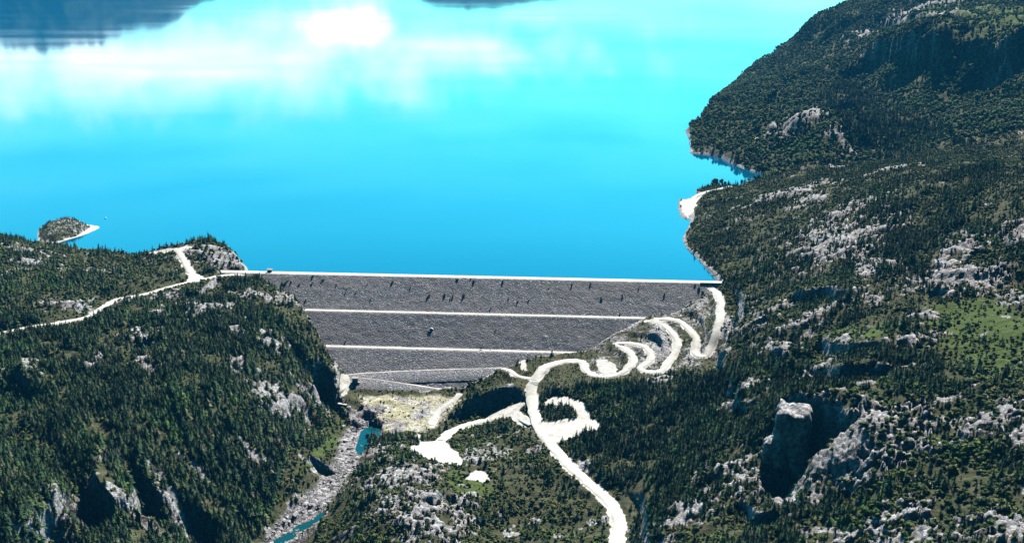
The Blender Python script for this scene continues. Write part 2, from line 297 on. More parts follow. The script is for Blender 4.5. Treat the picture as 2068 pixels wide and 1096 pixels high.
# --- roads and pads: cut and fill
gravel = np.zeros_like(H); road_d = np.full_like(H, 99)
for k, (P, w) in ROADS.items():
    j0 = max(np.searchsorted(ty, P[:, 1].min()-40), 0); j1 = np.searchsorted(ty, P[:, 1].max()+40); sl = slice(j0, j1)
    xs, ys_ = X[sl], Y[sl]; best = np.full(xs.shape, 1e9, np.float32); zz = np.zeros_like(best); yn = np.zeros_like(best)
    i0 = max(np.searchsorted(tx, (P[:, 0]/P[:, 1]).min()-.06), 0); i1 = np.searchsorted(tx, (P[:, 0]/P[:, 1]).max()+.06)
    c = slice(i0, i1)
    for a, b in zip(P[:-1], P[1:]):
        dx, dy = b[0]-a[0], b[1]-a[1]; L = dx*dx+dy*dy+1e-9
        t = np.clip(((xs[:, c]-a[0])*dx+(ys_[:, c]-a[1])*dy)/L, 0, 1)
        q = (xs[:, c]-a[0]-t*dx)**2+(ys_[:, c]-a[1]-t*dy)**2
        u = q < best[:, c]; best[:, c] = np.where(u, q, best[:, c]); zz[:, c] = np.where(u, a[2]+(b[2]-a[2])*t, zz[:, c]); yn[:, c] = np.where(u, a[1]+dy*t, yn[:, c])
    d = np.sqrt(best); m = 1-sst(w*.5+1.5, w*.5+9, d)
    H[sl] = np.where(m > 0, H[sl]*(1-m)+(zz-.35)*m, H[sl])
    capd = (d < 26) & (Y[sl] < 1300); H[sl] = np.where(capd, np.minimum(H[sl], zz+.1*d+np.maximum(d-18, 0)*2), H[sl])
    H[sl] = np.where((d < w*.5+1.0), zz-.35, H[sl])
    edge = d + 3.2*fbm(xs/8, ys_/8, 4, 81, .65)
    gravel[sl] = np.maximum(gravel[sl], 1-sst(w*.5+.5, w*.5+2.4, edge)); road_d[sl] = np.minimum(road_d[sl], np.where((yn > ys_) & (k == 'west'), (d-w*.5)*.5, d-w*.5))
for k, P in PADS.items():
    poly = [tuple(p[:2]) for p in P]; zm = float(np.median(P[:, 2]))
    A = np.c_[P[:, :2]-P[:, :2].mean(0), np.ones(len(P))]; cf = np.linalg.lstsq(A, P[:, 2], rcond=None)[0]
    j0 = np.searchsorted(ty, P[:, 1].min()-30); j1 = np.searchsorted(ty, P[:, 1].max()+30); sl = slice(j0, j1)
    xs, ys_ = X[sl], Y[sl]; i_ = inside(xs, ys_, poly); d = np.where(i_, 0, seg_dist(xs, ys_, poly))
    zp = cf[0]*(xs-P[:, 0].mean())+cf[1]*(ys_-P[:, 1].mean())+cf[2]
    m = 1-sst(1, 9, d); H[sl] = H[sl]*(1-m)+m*(zp+.0)
    gravel[sl] = np.maximum(gravel[sl], 1-sst(-.5, 2.0, np.where(i_, -seg_dist(xs, ys_, poly), d) + 4.5*fbm(xs/12, ys_/12, 4, 83, .5)))
valley_floor = valley_floor & ~ind
vpoly = [tuple(p[:2]) for p in hits([(728,800),(770,796),(870,800),(945,800),(925,818),(900,835),(880,862),(800,872),(745,850)])]
vi = inside(X, Y, vpoly); vd = seg_dist(X, Y, vpoly)
dryg = np.where(ind, 0, sst(-.4, .5, np.where(vi, vd, -vd)/9 + .9*fbm(X/14, Y/14, 4, 137))).astype(np.float32)
rock = np.maximum(rock, dryg*sst(-.05, .35, fbm(X/20, Y/12, 4, 139))*.8)
# regions (px polygons laid on the hillside)
def region(pp): return inside(X, Y, [tuple(p[:2]) for p in hits(pp)])
meadow = np.zeros_like(H)
for pp in ([(1850,625),(1960,600),(2120,650),(2120,745),(1960,740),(1890,690)], [(1650,675),(1760,665),(1800,680),(1740,700),(1650,695)], [(600,950),(640,905),(680,880),(680,900),(640,935)],
           [(920,950),(960,965),(1000,990),(930,1000),(900,970)], [(1850,20),(2200,0),(2200,70),(1950,80),(1870,60)]):
    P = hits(pp)[:, :2]; poly = [tuple(p) for p in P]; s = np.ptp(P[:, 0])*.25
    i_ = inside(X, Y, poly); d = seg_dist(X, Y, poly)
    meadow = np.maximum(meadow, sst(-.5, .35, np.where(i_, d, -d)/s + .5*fbm(X/30, Y/30, 4, 99)))
dense = region([(1130,880),(1240,780),(1330,770),(1450,760),(1560,720),(1640,740),(1760,700),(1900,720),(1900,800),(1600,800),(1540,850),(1500,940),(1420,1030),(1300,1060),(1230,1000),(1160,930)]) \
      | region([(-200,640),(180,650),(330,600),(420,590),(560,640),(640,760),(600,880),(560,960),(500,1120),(-200,1150)])
darkfar = region([(1640,215),(1700,160),(1800,210),(1900,260),(1950,300),(1850,335),(1760,325),(1700,270)])
abut = region([(1185,690),(1300,642),(1420,578),(1455,590),(1450,725),(1335,755),(1190,765)])
abut_m = abut.astype(np.float32)
toe = region([(683,768),(712,752),(735,762),(870,786),(935,795),(925,830),(870,880),(770,880),(735,860),(700,835)])
knoll = region([(385,488),(420,485),(505,545),(440,552),(385,530)])
nofor = toe | region([(985,800),(1000,745),(1100,722),(1190,695),(1300,635),(1330,650),(1320,770),(1200,780),(1100,770),(1060,790)])
centre = region([(890,900),(1050,865),(1120,910),(1190,990),(1235,1040),(1235,1150),(700,1150),(760,1000)])

H = H.astype(np.float32)
# slope
gy = np.gradient(H, axis=0)/np.gradient(Y, axis=0); gx = np.gradient(H, axis=1)/np.gradient(X, axis=1)
slope = np.sqrt(gx**2+gy**2)
cliff = sst(1.25, 2.0, slope + .35*fbm(X/14, Y/14, 3, 91))*(1-.6*far)
small = fbm(X/20, Y/16, 4, 95)
rock = np.maximum(rock, cliff*np.where(dense, .55, .95))
rock = np.maximum(rock, sst(.40, .52, small)*np.where(Y < 1700, .7, .35)*(1-.7*dense))
rock = np.clip(np.maximum(rock, bank*.9), 0, 1)
rock = np.maximum(rock, abut_m*np.clip(.42+.5*fbm(X/14, Y/14, 4, 131), 0, .8))
rock *= (1-gravel)

# ------------------------------------------------------------------ helpers for objects
def new_obj(name, verts, faces, mat, parent=None, smooth=False, uv=None):
    me = bpy.data.meshes.new(name)
    if isinstance(verts, np.ndarray):
        me.vertices.add(len(verts)); me.vertices.foreach_set('co', np.ascontiguousarray(verts, np.float32).ravel())
        f = np.asarray(faces, np.int32); k = f.shape[1]
        me.loops.add(f.size); me.loops.foreach_set('vertex_index', f.ravel())
        me.polygons.add(len(f)); me.polygons.foreach_set('loop_start', np.arange(0, f.size, k, dtype=np.int32)); me.polygons.foreach_set('loop_total', np.full(len(f), k, np.int32))
        me.update(calc_edges=True)
    else:
        me.from_pydata(verts, [], faces); me.update()
    if smooth: me.polygons.foreach_set('use_smooth', np.ones(len(me.polygons), bool))
    if mat: me.materials.append(mat)
    o = bpy.data.objects.new(name, me); COL.objects.link(o)
    if parent: o.parent = parent
    return o
def tag(o, label=None, cat=None, group=None, kind=None):
    if label: o['label'] = label
    if cat: o['category'] = cat
    if group: o['group'] = group
    if kind: o['kind'] = kind
    return o
def empty(name, loc, rz=0):
    o = bpy.data.objects.new(name, None); COL.objects.link(o); o.location = loc; o.rotation_euler = (0, 0, rz); return o
class NT:
    """small shorthand for shader nodes"""
    def __init__(s, name):
        s.m = bpy.data.materials.new(name); s.m.use_nodes = True; s.t = s.m.node_tree; s.t.nodes.clear()
        s.out = s.t.nodes.new('ShaderNodeOutputMaterial'); s.p = s.t.nodes.new('ShaderNodeBsdfPrincipled'); s.t.links.new(s.p.outputs[0], s.out.inputs[0])
    def n(s, typ, **kw):
        d = s.t.nodes.new(typ)
        for k, v in kw.items(): setattr(d, k, v)
        return d
    def l(s, a, b): s.t.links.new(a, b)
    def put(s, sock, v):
        if hasattr(v, 'is_output'): s.l(v, sock)
        else: sock.default_value = v
    def math(s, op, a, b=0.0, c=None, clamp=False):
        d = s.n('ShaderNodeMath', operation=op, use_clamp=clamp); s.put(d.inputs[0], a); s.put(d.inputs[1], b)
        if c is not None: s.put(d.inputs[2], c)
        return d.outputs[0]
    def mix(s, f, a, b, mode='MIX'):
        d = s.n('ShaderNodeMix', data_type='RGBA', blend_type=mode); s.put(d.inputs[0], f)
        s.put(d.inputs[6], a if hasattr(a, 'is_output') else (*a, 1)); s.put(d.inputs[7], b if hasattr(b, 'is_output') else (*b, 1)); return d.outputs[2]
    def pos(s): return s.n('ShaderNodeNewGeometry').outputs['Position']
    def noise(s, scale, det=4, rough=.55, vec=None, stretch=None, w=0):
        v = vec or s.pos()
        if stretch or w:
            mp = s.n('ShaderNodeMapping'); s.l(v, mp.inputs[0]); mp.inputs[3].default_value = stretch or (1, 1, 1); mp.inputs[1].default_value = (w, w*1.7, w*.3); v = mp.outputs[0]
        d = s.n('ShaderNodeTexNoise'); s.l(v, d.inputs['Vector']); d.inputs['Scale'].default_value = scale; d.inputs['Detail'].default_value = det; d.inputs['Roughness'].default_value = rough
        return d.outputs['Fac']
    def vor(s, scale, feature='F1', out='Color', vec=None):
        d = s.n('ShaderNodeTexVoronoi', feature=feature); s.l(vec or s.pos(), d.inputs['Vector']); d.inputs['Scale'].default_value = scale; return d.outputs[out]
    def ramp(s, f, stops):
        d = s.n('ShaderNodeValToRGB'); s.l(f, d.inputs[0]); e = d.color_ramp.elements
        while len(e) < len(stops): e.new(.5)
        for q, (p, c) in zip(e, stops): q.position = p; q.color = (*c, 1) if isinstance(c, tuple) else (c, c, c, 1)
        return d.outputs[0]
    def step(s, x, a, b):
        d = s.n('ShaderNodeMapRange', interpolation_type='SMOOTHSTEP'); s.l(x, d.inputs[0]); d.inputs[1].default_value = a; d.inputs[2].default_value = b; return d.outputs[0]
    def attr(s, name): return s.n('ShaderNodeAttribute', attribute_name=name).outputs['Fac']
    def bump(s, h, dist, strength=1.0):
        d = s.n('ShaderNodeBump'); s.l(h, d.inputs['Height']); d.inputs['Distance'].default_value = dist; d.inputs['Strength'].default_value = strength; s.l(d.outputs[0], s.p.inputs['Normal'])
    def fin(s, col, rough=.9, spec=.2):
        s.put(s.p.inputs['Base Color'], col if hasattr(col, 'is_output') else (*col, 1)); s.put(s.p.inputs['Roughness'], rough); s.p.inputs['Specular IOR Level'].default_value = spec; return s.m

def rock_color(t):
    a = t.noise(.06, 6, .6); b = t.noise(.35, 6, .65, w=31); c = t.noise(.13, 4, .6, stretch=(1, 1, .25), w=77)
    col = t.ramp(b, [(.28, (.15, .148, .148)), (.45, (.36, .35, .345)), (.62, (.70, .69, .675))])
    col = t.mix(t.math('MULTIPLY', t.step(a, .45, .65), .55), col, (.30, .235, .22))
    col = t.mix(t.math('MULTIPLY', t.step(c, .52, .66), .55), col, (.10, .10, .105))
    v = t.vor(.16, 'DISTANCE_TO_EDGE', 'Distance'); col = t.mix(t.math('MULTIPLY', t.math('SUBTRACT', 1, t.step(v, .0, .08)), .6), col, (.07, .075, .06))
    return col
def mat_rock():
    t = NT('granite'); b = t.noise(.5, 8, .65); t.bump(b, 1.6, .8); return t.fin(rock_color(t), .9, .15)
def gravel_color(t):
    a = t.noise(.12, 5, .6, w=9); b = t.noise(1.4, 3, .6, w=3)
    return t.mix(t.math('MULTIPLY', t.step(b, .45, .75), .3), t.ramp(a, [(.3, (.48, .45, .38)), (.5, (.60, .58, .52)), (.7, (.74, .73, .68))]), (.40, .37, .31))
def mat_terrain():
    t = NT('hillside')
    big = t.noise(.02, 4, .6); mid = t.noise(.11, 6, .65, w=12); fine = t.noise(.6, 5, .7, w=5)
    scrub = t.ramp(mid, [(.3, (.045, .055, .026)), (.5, (.085, .09, .042)), (.68, (.15, .135, .08))])
    scrub = t.mix(t.math('MULTIPLY', t.step(fine, .5, .7), .5), scrub, (.11, .10, .06))
    mead = t.ramp(fine, [(.3, (.060, .090, .022)), (.55, (.10, .14, .034)), (.75, (.15, .165, .06))])
    col = t.mix(t.attr('meadow'), scrub, mead)
    dry = t.ramp(t.noise(.09, 5, .65, w=40), [(.36, (.50, .47, .38)), (.46, (.50, .47, .24)), (.56, (.70, .68, .58)), (.66, (.20, .195, .19))])
    col = t.mix(t.attr('dry'), col, dry)
    rk = t.math('ADD', t.attr('rock'), t.math('MULTIPLY', t.math('SUBTRACT', t.noise(.20, 7, .75, w=20), .5), 1.9))
    col = t.mix(t.step(rk, .42, .58), col, rock_color(t))
    peb = t.vor(.42, 'F1', 'Color'); sepa = t.n('ShaderNodeSeparateColor'); t.l(peb, sepa.inputs[0])
    stones = t.ramp(sepa.outputs[0], [(.0, (.07, .07, .07)), (.5, (.26, .25, .245)), (.9, (.58, .56, .55))])
    col = t.mix(t.attr('bed'), col, stones)
    gm = t.math('ADD', t.attr('gravel'), t.math('MULTIPLY', t.math('SUBTRACT', t.noise(.3, 6, .7, w=50), .5), .9))
    col = t.mix(t.step(gm, .32, .68), col, gravel_color(t))
    t.bump(t.math('ADD', fine, t.math('MULTIPLY', mid, 2.0)), 2.2, 1.0)
    bn = [q for q in t.t.nodes if q.type == 'BUMP'][0]; t.l(t.math('SUBTRACT', 1.0, t.math('MULTIPLY', t.attr('gravel'), .6)), bn.inputs['Strength'])
    return t.fin(col, .95, .1)
def mat_gravel():
    t = NT('pale_gravel'); t.bump(t.noise(2.0, 4), .1, .5); return t.fin(gravel_color(t), .95, .1)
def mat_rockfill():
    t = NT('rockfill')
    v = t.vor(1.0, 'F1', 'Color'); s1 = t.n('ShaderNodeSeparateColor'); t.l(v, s1.inputs[0])
    col = t.ramp(s1.outputs[0], [(0, (.185, .19, .20)), (.5, (.262, .268, .282)), (.85, (.345, .35, .365)), (.96, (.75, .74, .73))])
    big = t.noise(.022, 5, .65, stretch=(.3, 1, 1.6)); col = t.mix(t.math('MULTIPLY', t.step(big, .42, .60), .6), col, (.37, .345, .34))
    g = t.noise(.05, 6, .7, w=8); col = t.mix(t.math('MULTIPLY', t.step(g, .56, .7), .5), col, (.13, .145, .09))
    d = t.vor(.75, 'F1', 'Distance'); n = t.noise(.35, 6, .7, w=2)
    col = t.mix(t.math('MULTIPLY', t.step(n, .4, .68), .5), col, (.12, .12, .13))
    t.bump(t.math('SUBTRACT', t.math('MULTIPLY', n, 1.5), d), .55, 1.0)
    return t.fin(col, .95, .1)
def mat_leaf(name, stops, per=True):
    t = NT(name); r = t.n('ShaderNodeObjectInfo').outputs['Random']
    v = t.noise(1.1, 3, .6); c = t.ramp(r, stops)
    c = t.mix(t.math('MULTIPLY', t.step(v, .35, .7), .45), c, t.mix(.5, c, (.5, .5, .3), 'MULTIPLY'))
    pt = t.noise(.014, 4, .6, w=60); c = t.mix(t.math('MULTIPLY', t.step(pt, .48, .66), .75), c, t.mix(1.0, c, (1.2, 1.5, 1.05), 'MULTIPLY'))
    return t.fin(c, .85, .12)
M = {}
M['rock'] = mat_rock(); M['terrain'] = mat_terrain(); M['gravel'] = mat_gravel(); M['fill'] = mat_rockfill()
M['conifer'] = mat_leaf('conifer_needles', [(0, (.022, .052, .028)), (.45, (.042, .085, .038)), (.8, (.078, .125, .046)), (.93, (.13, .155, .055)), (1, (.18, .17, .12))])
M['bush'] = mat_leaf('scrub_leaves', [(0, (.040, .074, .026)), (.4, (.085, .125, .040)), (.75, (.15, .18, .052)), (.93, (.22, .23, .08)), (1, (.20, .18, .10))])
M['farleaf'] = mat_leaf('beech_leaves', [(0, (.052, .098, .044)), (.5, (.14, .20, .070)), (.85, (.24, .29, .09)), (1, (.32, .34, .14))])
def plain(name, col, rough=.8, sc=.8, amt=.35, spec=.2):
    t = NT(name); n = t.noise(sc, 5, .6); return t.fin(t.mix(t.math('MULTIPLY', t.step(n, .35, .7), amt), col, tuple(c*.45 for c in col)), rough, spec)
M['bark'] = plain('bark', (.10, .085, .07)); M['dead'] = plain('dead_wood', (.30, .28, .26))
M['concrete'] = plain('concrete', (.55, .54, .50)); M['white'] = plain('white_paint', (.8, .8, .78), .6); M['grey'] = plain('grey_panel', (.22, .24, .26), .6)
M['roof'] = plain('pale_roof', (.78, .78, .76), .5); M['dark'] = plain('dark_opening', (.03, .03, .035), .5); M['steel'] = plain('steel', (.35, .36, .37), .5)

# ------------------------------------------------------------------ terrain mesh
keepv = ~(inl & (dl > 45) & yfar)
idx = np.arange(NA*NR, dtype=np.int32).reshape(NR, NA)
q = np.stack([idx[:-1, :-1], idx[:-1, 1:], idx[1:, 1:], idx[1:, :-1]], -1).reshape(-1, 4)
kv = keepv.ravel(); q = q[kv[q].any(1)]
used = np.zeros(NA*NR, bool); used[q.ravel()] = True; re = np.cumsum(used)-1; q = re[q].astype(np.int32)
V = np.stack([X.ravel(), Y.ravel(), H.ravel()], 1)[used]
ter = new_obj('terrain', V, q, M['terrain'], smooth=True)
tag(ter, kind='structure')
for nm, arr in (('rock', rock), ('gravel', gravel), ('meadow', meadow), ('bed', bed), ('dry', dryg)):
    a = ter.data.attributes.new(nm, 'FLOAT', 'POINT'); a.data.foreach_set('value', np.ascontiguousarray(arr.ravel()[used], np.float32))

def grid_at(x, y, arr):
    """value of a terrain array at places in metres"""
    x = np.asarray(x, float); y = np.asarray(y, float)
    fi = np.clip(np.interp(x/y, tx, np.arange(NA)), 0, NA-1.001); fj = np.clip(np.interp(y, ty, np.arange(NR)), 0, NR-1.001)
    i = fi.astype(int); j = fj.astype(int); a = fi-i; b = fj-j
    return (arr[j, i]*(1-a)+arr[j, i+1]*a)*(1-b)+(arr[j+1, i]*(1-a)+arr[j+1, i+1]*a)*b

# ------------------------------------------------------------------ water
def mat_water(name, col, rough=.06, bs=.02, bd=.25, wind=True):
    t = NT(name)
    p = t.pos()
    w1 = t.noise(.0016, 4, .55, stretch=(.35, 1.6, 1), w=4); wind_m = t.step(w1, .5, .62)
    n = t.math('ADD', t.noise(.12, 4, .6, stretch=(1, 1.6, 1)), t.math('MULTIPLY', t.noise(.5, 3, .6, w=6), .5))
    t.bump(n, bd, bs)
    r = t.math('ADD', rough, t.math('MULTIPLY', wind_m, .03 if wind else 0))
    t.p.inputs['IOR'].default_value = 1.333
    m = t.fin(col, r, .5); return m
M['water'] = mat_water('lake_water', (.0, .072, .135), .05, .006)
M['pool'] = mat_water('river_water', (.004, .065, .068), .08, .1, .3, False)
la = A0-N*17-T*60; lb = B0-N*17+T*25
lk = new_obj('lake', [(-9000, 1260, 0), (la[0], la[1], 0), (lb[0], lb[1], 0), (9000, 1200, 0), (11500, 15600, 0), (-11500, 15600, 0)], [(0, 1, 2, 3, 4, 5)], M['water']); tag(lk, kind='structure')

# ------------------------------------------------------------------ roads and pads
def ribbon(name, P, w, mat, parent=None, off=.05, var=.2, thick=.6, seed=0):
    P = np.asarray(P, float); d = np.gradient(P[:, :2], axis=0); d /= np.linalg.norm(d, axis=1)[:, None]+1e-9
    n = np.stack([-d[:, 1], d[:, 0]], 1); s = np.cumsum(np.r_[0, np.linalg.norm(np.diff(P[:, :2], axis=0), axis=1)])
    wl = w*.5*(1+var*2*(fbm(s/16, s*0+seed, 4, 5, .7))); wr = w*.5*(1+var*2*(fbm(s/16, s*0+seed+9, 4, 6, .7)))
    L = P[:, :2]+n*wl[:, None]; R = P[:, :2]-n*wr[:, None]; z = P[:, 2]+off; k = len(P)
    v = np.concatenate([np.c_[L, z], np.c_[P[:, :2], z+.12], np.c_[R, z], np.c_[L+n*.4, z-thick], np.c_[R-n*.4, z-thick]])
    i = np.arange(k-1); f = []
    for a, b in ((0, 1), (1, 2), (3, 0), (2, 4)):
        f.append(np.stack([a*k+i, b*k+i, b*k+i+1, a*k+i+1], 1))
    return new_obj(name, v.astype(np.float32), np.concatenate(f)[:, ::-1], mat, parent)
RN = {'main': 'access_road', 'switchback': 'switchback_road', 'upper': 'abutment_road', 'west': 'hillside_road', 'spur': 'gravel_road', 'shore': 'shore_road', 'track': 'gravel_track', 'toe_link': 'gravel_path', 'lower_track': 'dirt_path'}
for i, (k, (P, w)) in enumerate(ROADS.items()):
    tag(ribbon(RN[k], P, w, M['gravel'], off=-.05, seed=i*3), kind='structure')
for nm, Q3 in POOLZ:
    tag(new_obj(nm, [tuple(p) for p in Q3], [tuple(range(len(Q3)))], M['pool']), kind='structure')

# ------------------------------------------------------------------ dam
DAM = empty('embankment_dam', (float((A0[0]+B0[0])/2), float((A0[1]+B0[1])/2), -84.0))
tag(DAM, 'long grey rockfill embankment dam with pale berm roads holding back the blue lake', 'dam')
def local(P): return np.asarray(P, float)-np.array(DAM.location)
def sd(px, py):
    x, y, z = on_dam(px, py); return (x-A0[0])*T[0]+(y-A0[1])*T[1], (x-A0[0])*N[0]+(y-A0[1])*N[1]
s_b1 = [sd(600, 625), sd(1335, 643)]; s_b2 = [sd(645, 698), sd(1195, 713)]
ss = np.arange(-60, CL+26, 2.0); BW = 7.0
def lin(q, s): return q[0][1]+(s-q[0][0])*(q[1][1]-q[0][1])/(q[1][0]-q[0][0])
b1 = lin(s_b1, ss); b2 = lin(s_b2, ss)
def prof(b1, b2):
    """d of every profile row and its height: two benches cut in the slope"""
    ds = []; zs = []
    def leg(d0, d1, z0, n):
        for t in np.arange(n)/n: ds.append(d0+(d1-d0)*t); zs.append(z0-(d1-d0)*t*k)
    k = 1/SLOPE
    return k
rows_d, rows_z = [], []
k = 1/SLOPE; kk = k*1.0
def face_leg(d0, z0, d1, z1, n, last=False):
    for t in np.arange(n+(1 if last else 0))/n:
        rows_d.append(d0+(d1-d0)*t); rows_z.append(z0+(z1-z0)*t)
zero = np.zeros_like(ss)
face_leg(zero, zero+5, b1-BW/2, 5-(b1)*k, 26)
face_leg(b1-BW/2, 5-b1*k, b1+BW/2, 5-b1*k, 3)
face_leg(b1+BW/2, 5-b1*k, b2-BW/2, 5-b2*k, 26)
face_leg(b2-BW/2, 5-b2*k, b2+BW/2, 5-b2*k, 3)
face_leg(b2+BW/2, 5-b2*k, zero+175, 5-(zero+175)*k, 40, True)
RD = np.array(rows_d); RZ = np.array(rows_z); SS = np.repeat(ss[None], len(RD), 0)
rgh = .45*fbm(SS/5, RD/5, 3, 5)+.5*fbm(SS/30, RD/30, 3, 8); bench = np.zeros(len(RD), bool); bench[26:30] = True; bench[55:59] = True
rgh[bench] = 0; rgh[0] = 0
PX = A0[0]+T[0]*SS+N[0]*RD; PY = A0[1]+T[1]*SS+N[1]*RD
G = np.stack([PX, PY, RZ+rgh], -1); nr, nc = SS.shape
ii = np.arange(nr*nc).reshape(nr, nc); fq = np.stack([ii[:-1, :-1], ii[1:, :-1], ii[1:, 1:], ii[:-1, 1:]], -1).reshape(-1, 4)
new_obj('rockfill_face', local(G.reshape(-1, 3)).astype(np.float32), fq, M['fill'], DAM)
def line3(s, d, z): return np.stack([A0[0]+T[0]*s+N[0]*d, A0[1]+T[1]*s+N[1]*d, z], 1)
def sub(s0, s1): return np.arange(s0, s1, 4.0)
s = sub(s_b1[0][0]-6, s_b1[1][0]+2); ribbon('berm_road', local(line3(s, lin(s_b1, s), 5-lin(s_b1, s)*k)), 5.2, M['gravel'], DAM, .1, .05, .3, 1)
s = sub(s_b2[0][0]-6, s_b2[1][0]+2); ribbon('berm_road', local(line3(s, lin(s_b2, s), 5-lin(s_b2, s)*k)), 5.0, M['gravel'], DAM, .1, .05, .3, 2)
def ramp_road(pp, w, seed, up=.2):
    """haul road on a bench of fill built out from the face"""
    P = np.array([[float(v) for v in on_dam(a, b)] for a, b in pp]); P = smooth_path(P, 4)
    P[:, 2] += up
    L = local(P); kf = len(P); off = N*w*.5
    v = np.concatenate([np.c_[L[:, :2]-off*1.3, L[:, 2]-.1], np.c_[L[:, :2]+off, L[:, 2]-.1], np.c_[L[:, :2]+off+N*13, L[:, 2]-8.6]])
    i = np.arange(kf-1); f = np.concatenate([np.stack([a*kf+i, b*kf+i, b*kf+i+1, a*kf+i+1], 1) for a, b in ((0, 1), (1, 2))])
    new_obj('berm_fill', v.astype(np.float32), f, M['fill'], DAM)
    return ribbon('berm_road', L, w*.9, M['gravel'], DAM, .1, .07, .3, seed)
ramp_road([(690,757),(760,752),(840,748),(920,745),(1025,742)], 5.5, 3, .8)
ramp_road([(722,763),(770,768),(820,776),(870,784),(925,791)], 4.6, 4, 1.4)
s = np.arange(-40, CL+10, 5.0)
Lc = local(line3(s, s*0-5.2, s*0+5.0)); ribbon('crest_road', Lc, 9.6, M['gravel'], DAM, .12, .02, .3, 5)
cr = local(np.concatenate([line3(s, s*0, s*0+5.0), line3(s, s*0-11, s*0+5.0), line3(s, s*0-32, s*0-10.0)])); kf = len(s); i = np.arange(kf-1)
new_obj('upstream_face', cr.astype(np.float32), np.concatenate([np.stack([a*kf+i, a*kf+i+1, b*kf+i+1, b*kf+i], 1) for a, b in ((0, 1), (1, 2))]), M['fill'], DAM)

# ------------------------------------------------------------------ far hills across the lake (their mirror image is what the lake shows)
hx = np.linspace(-7400, 7400, 520); hy = np.linspace(0, 1, 40)
HXX, HYY = np.meshgrid(hx, hy)
def hill_top(x):
    px = CX + F*x/13500
    return 700*(1-sst(150, 540, px)) + 270*sst(740, 900, px)*(1-sst(980, 1400, px)) + 25
top = hill_top(HXX)*(1+.22*fbm(HXX/700, HXX*0, 4, 3))
shore_y = 13600 + 260*fbm(hx/900, hx*0, 3, 7)[None] + 0*HXX
HZ = top*np.sin(np.clip(HYY*1.15, 0, 1)*math.pi/2)**.9*(.8+.5*ridged(HXX/420, HYY*4, 4, 9)) - 6 - 30*(HYY > .97)
HYW = shore_y + HYY*1500
ii = np.arange(HXX.size).reshape(HXX.shape); fq = np.stack([ii[:-1, :-1], ii[:-1, 1:], ii[1:, 1:], ii[1:, :-1]], -1).reshape(-1, 4)
def mat_far():
    t = NT('far_forest'); a = t.noise(.012, 8, .7); b = t.noise(.004, 5, .6, w=5)
    c = t.ramp(a, [(.35, (.018, .034, .022)), (.6, (.045, .06, .035))]); c = t.mix(t.step(b, .66, .76), c, (.08, .09, .08)); t.bump(a, 40, 1); return t.fin(c, .95, .05)
M['far'] = mat_far()
tag(new_obj('hills', np.stack([HXX, HYW, HZ], -1).reshape(-1, 3).astype(np.float32), fq, M['far'], smooth=True), kind='structure')

# ------------------------------------------------------------------ island
def island(name, pts, hmax, seed, mat):
    P = np.array([at_z(a, b, 0) for a, b in pts]); P = smooth_path(np.c_[np.r_[P, P[:1]], np.zeros(len(P)+1)], 3)[:-1, :2]; poly = [tuple(p) for p in P]
    x0, y0 = P.min(0)-6; x1, y1 = P.max(0)+6
    gx_, gy_ = np.meshgrid(np.arange(x0, x1, 1.2), np.arange(y0, y1, 1.6)); i_ = inside(gx_, gy_, poly); d = seg_dist(gx_, gy_, poly)
    return gx_, gy_, i_, d
gx_, gy_, i_, d = island('island', [(77,487),(76,470),(84,458),(105,450),(130,445),(155,444),(172,452),(198,457),(199,461),(185,468),(165,476),(140,483),(110,491)], 12, 3, None)
pxx, pyy = project(gx_, gy_, 0*gx_)
crown = np.where(i_, d, -d) - 9*sst(150, 190, pxx) + 3*fbm(gx_/12, gy_/12, 3, 4) - 5*sst(-1355, -1335, -gy_)
isz = np.where(i_, np.minimum(.35*d, 1.5)+6.0*sst(1, 16, crown)*(.7+.5*ridged(gx_/16, gy_/12, 3, 8)), -.5*d) + .5*fbm(gx_/4, gy_/4, 2, 2)*i_
ii = np.arange(gx_.size).reshape(gx_.shape); fq = np.stack([ii[:-1, :-1], ii[:-1, 1:], ii[1:, 1:], ii[1:, :-1]], -1).reshape(-1, 4)
isl = new_obj('island', np.stack([gx_, gy_, isz], -1).reshape(-1, 3).astype(np.float32), fq, M['terrain'], smooth=True); tag(isl, kind='structure')
for nm, arr in (('rock', np.where(crown > 2, np.clip(.45+.5*fbm(gx_/9, gy_/9, 3, 14), 0, 1), 0)), ('gravel', 1-sst(1.5, 5, crown))):
    a = isl.data.attributes.new(nm, 'FLOAT', 'POINT'); a.data.foreach_set('value', np.ascontiguousarray(arr.ravel(), np.float32))

# ------------------------------------------------------------------ tree and bush shapes
def conifer_shape(r, tiers=7, blades=7, slim=1.0):
    """unit-height crown: drooping whorls of branch blades"""
    v, f = [], []
    for k in range(tiers):
        t = k/(tiers-1); zb = .10+.78*t; rad = (.24*(1-t)**.8+.025)*slim
        nb = max(4, int(blades*(1-.4*t))); a0 = r.uniform(0, 6.28)
        for j in range(nb):
            a = a0+6.283*j/nb+r.uniform(-.25, .25); R = rad*r.uniform(.65, 1.25); w = .5*r.uniform(.7, 1.2)
            top = zb+.13*r.uniform(.8, 1.3); dz = zb-.05*r.uniform(0, 1.5)
            n = len(v); ca, sa = math.cos(a), math.sin(a)
            v += [(0, 0, top), (R*.55*math.cos(a-w), R*.55*math.sin(a-w), zb+.02), (R*ca, R*sa, dz), (R*.55*math.cos(a+w), R*.55*math.sin(a+w), zb+.02)]
            f += [(n, n+1, n+2), (n, n+2, n+3)]
    n = len(v); v += [(.02, 0, .85), (-.01, .018, .85), (-.01, -.018, .85), (0, 0, 1.0)]; f += [(n, n+1, n+3), (n+1, n+2, n+3), (n+2, n, n+3)]
    return v, f
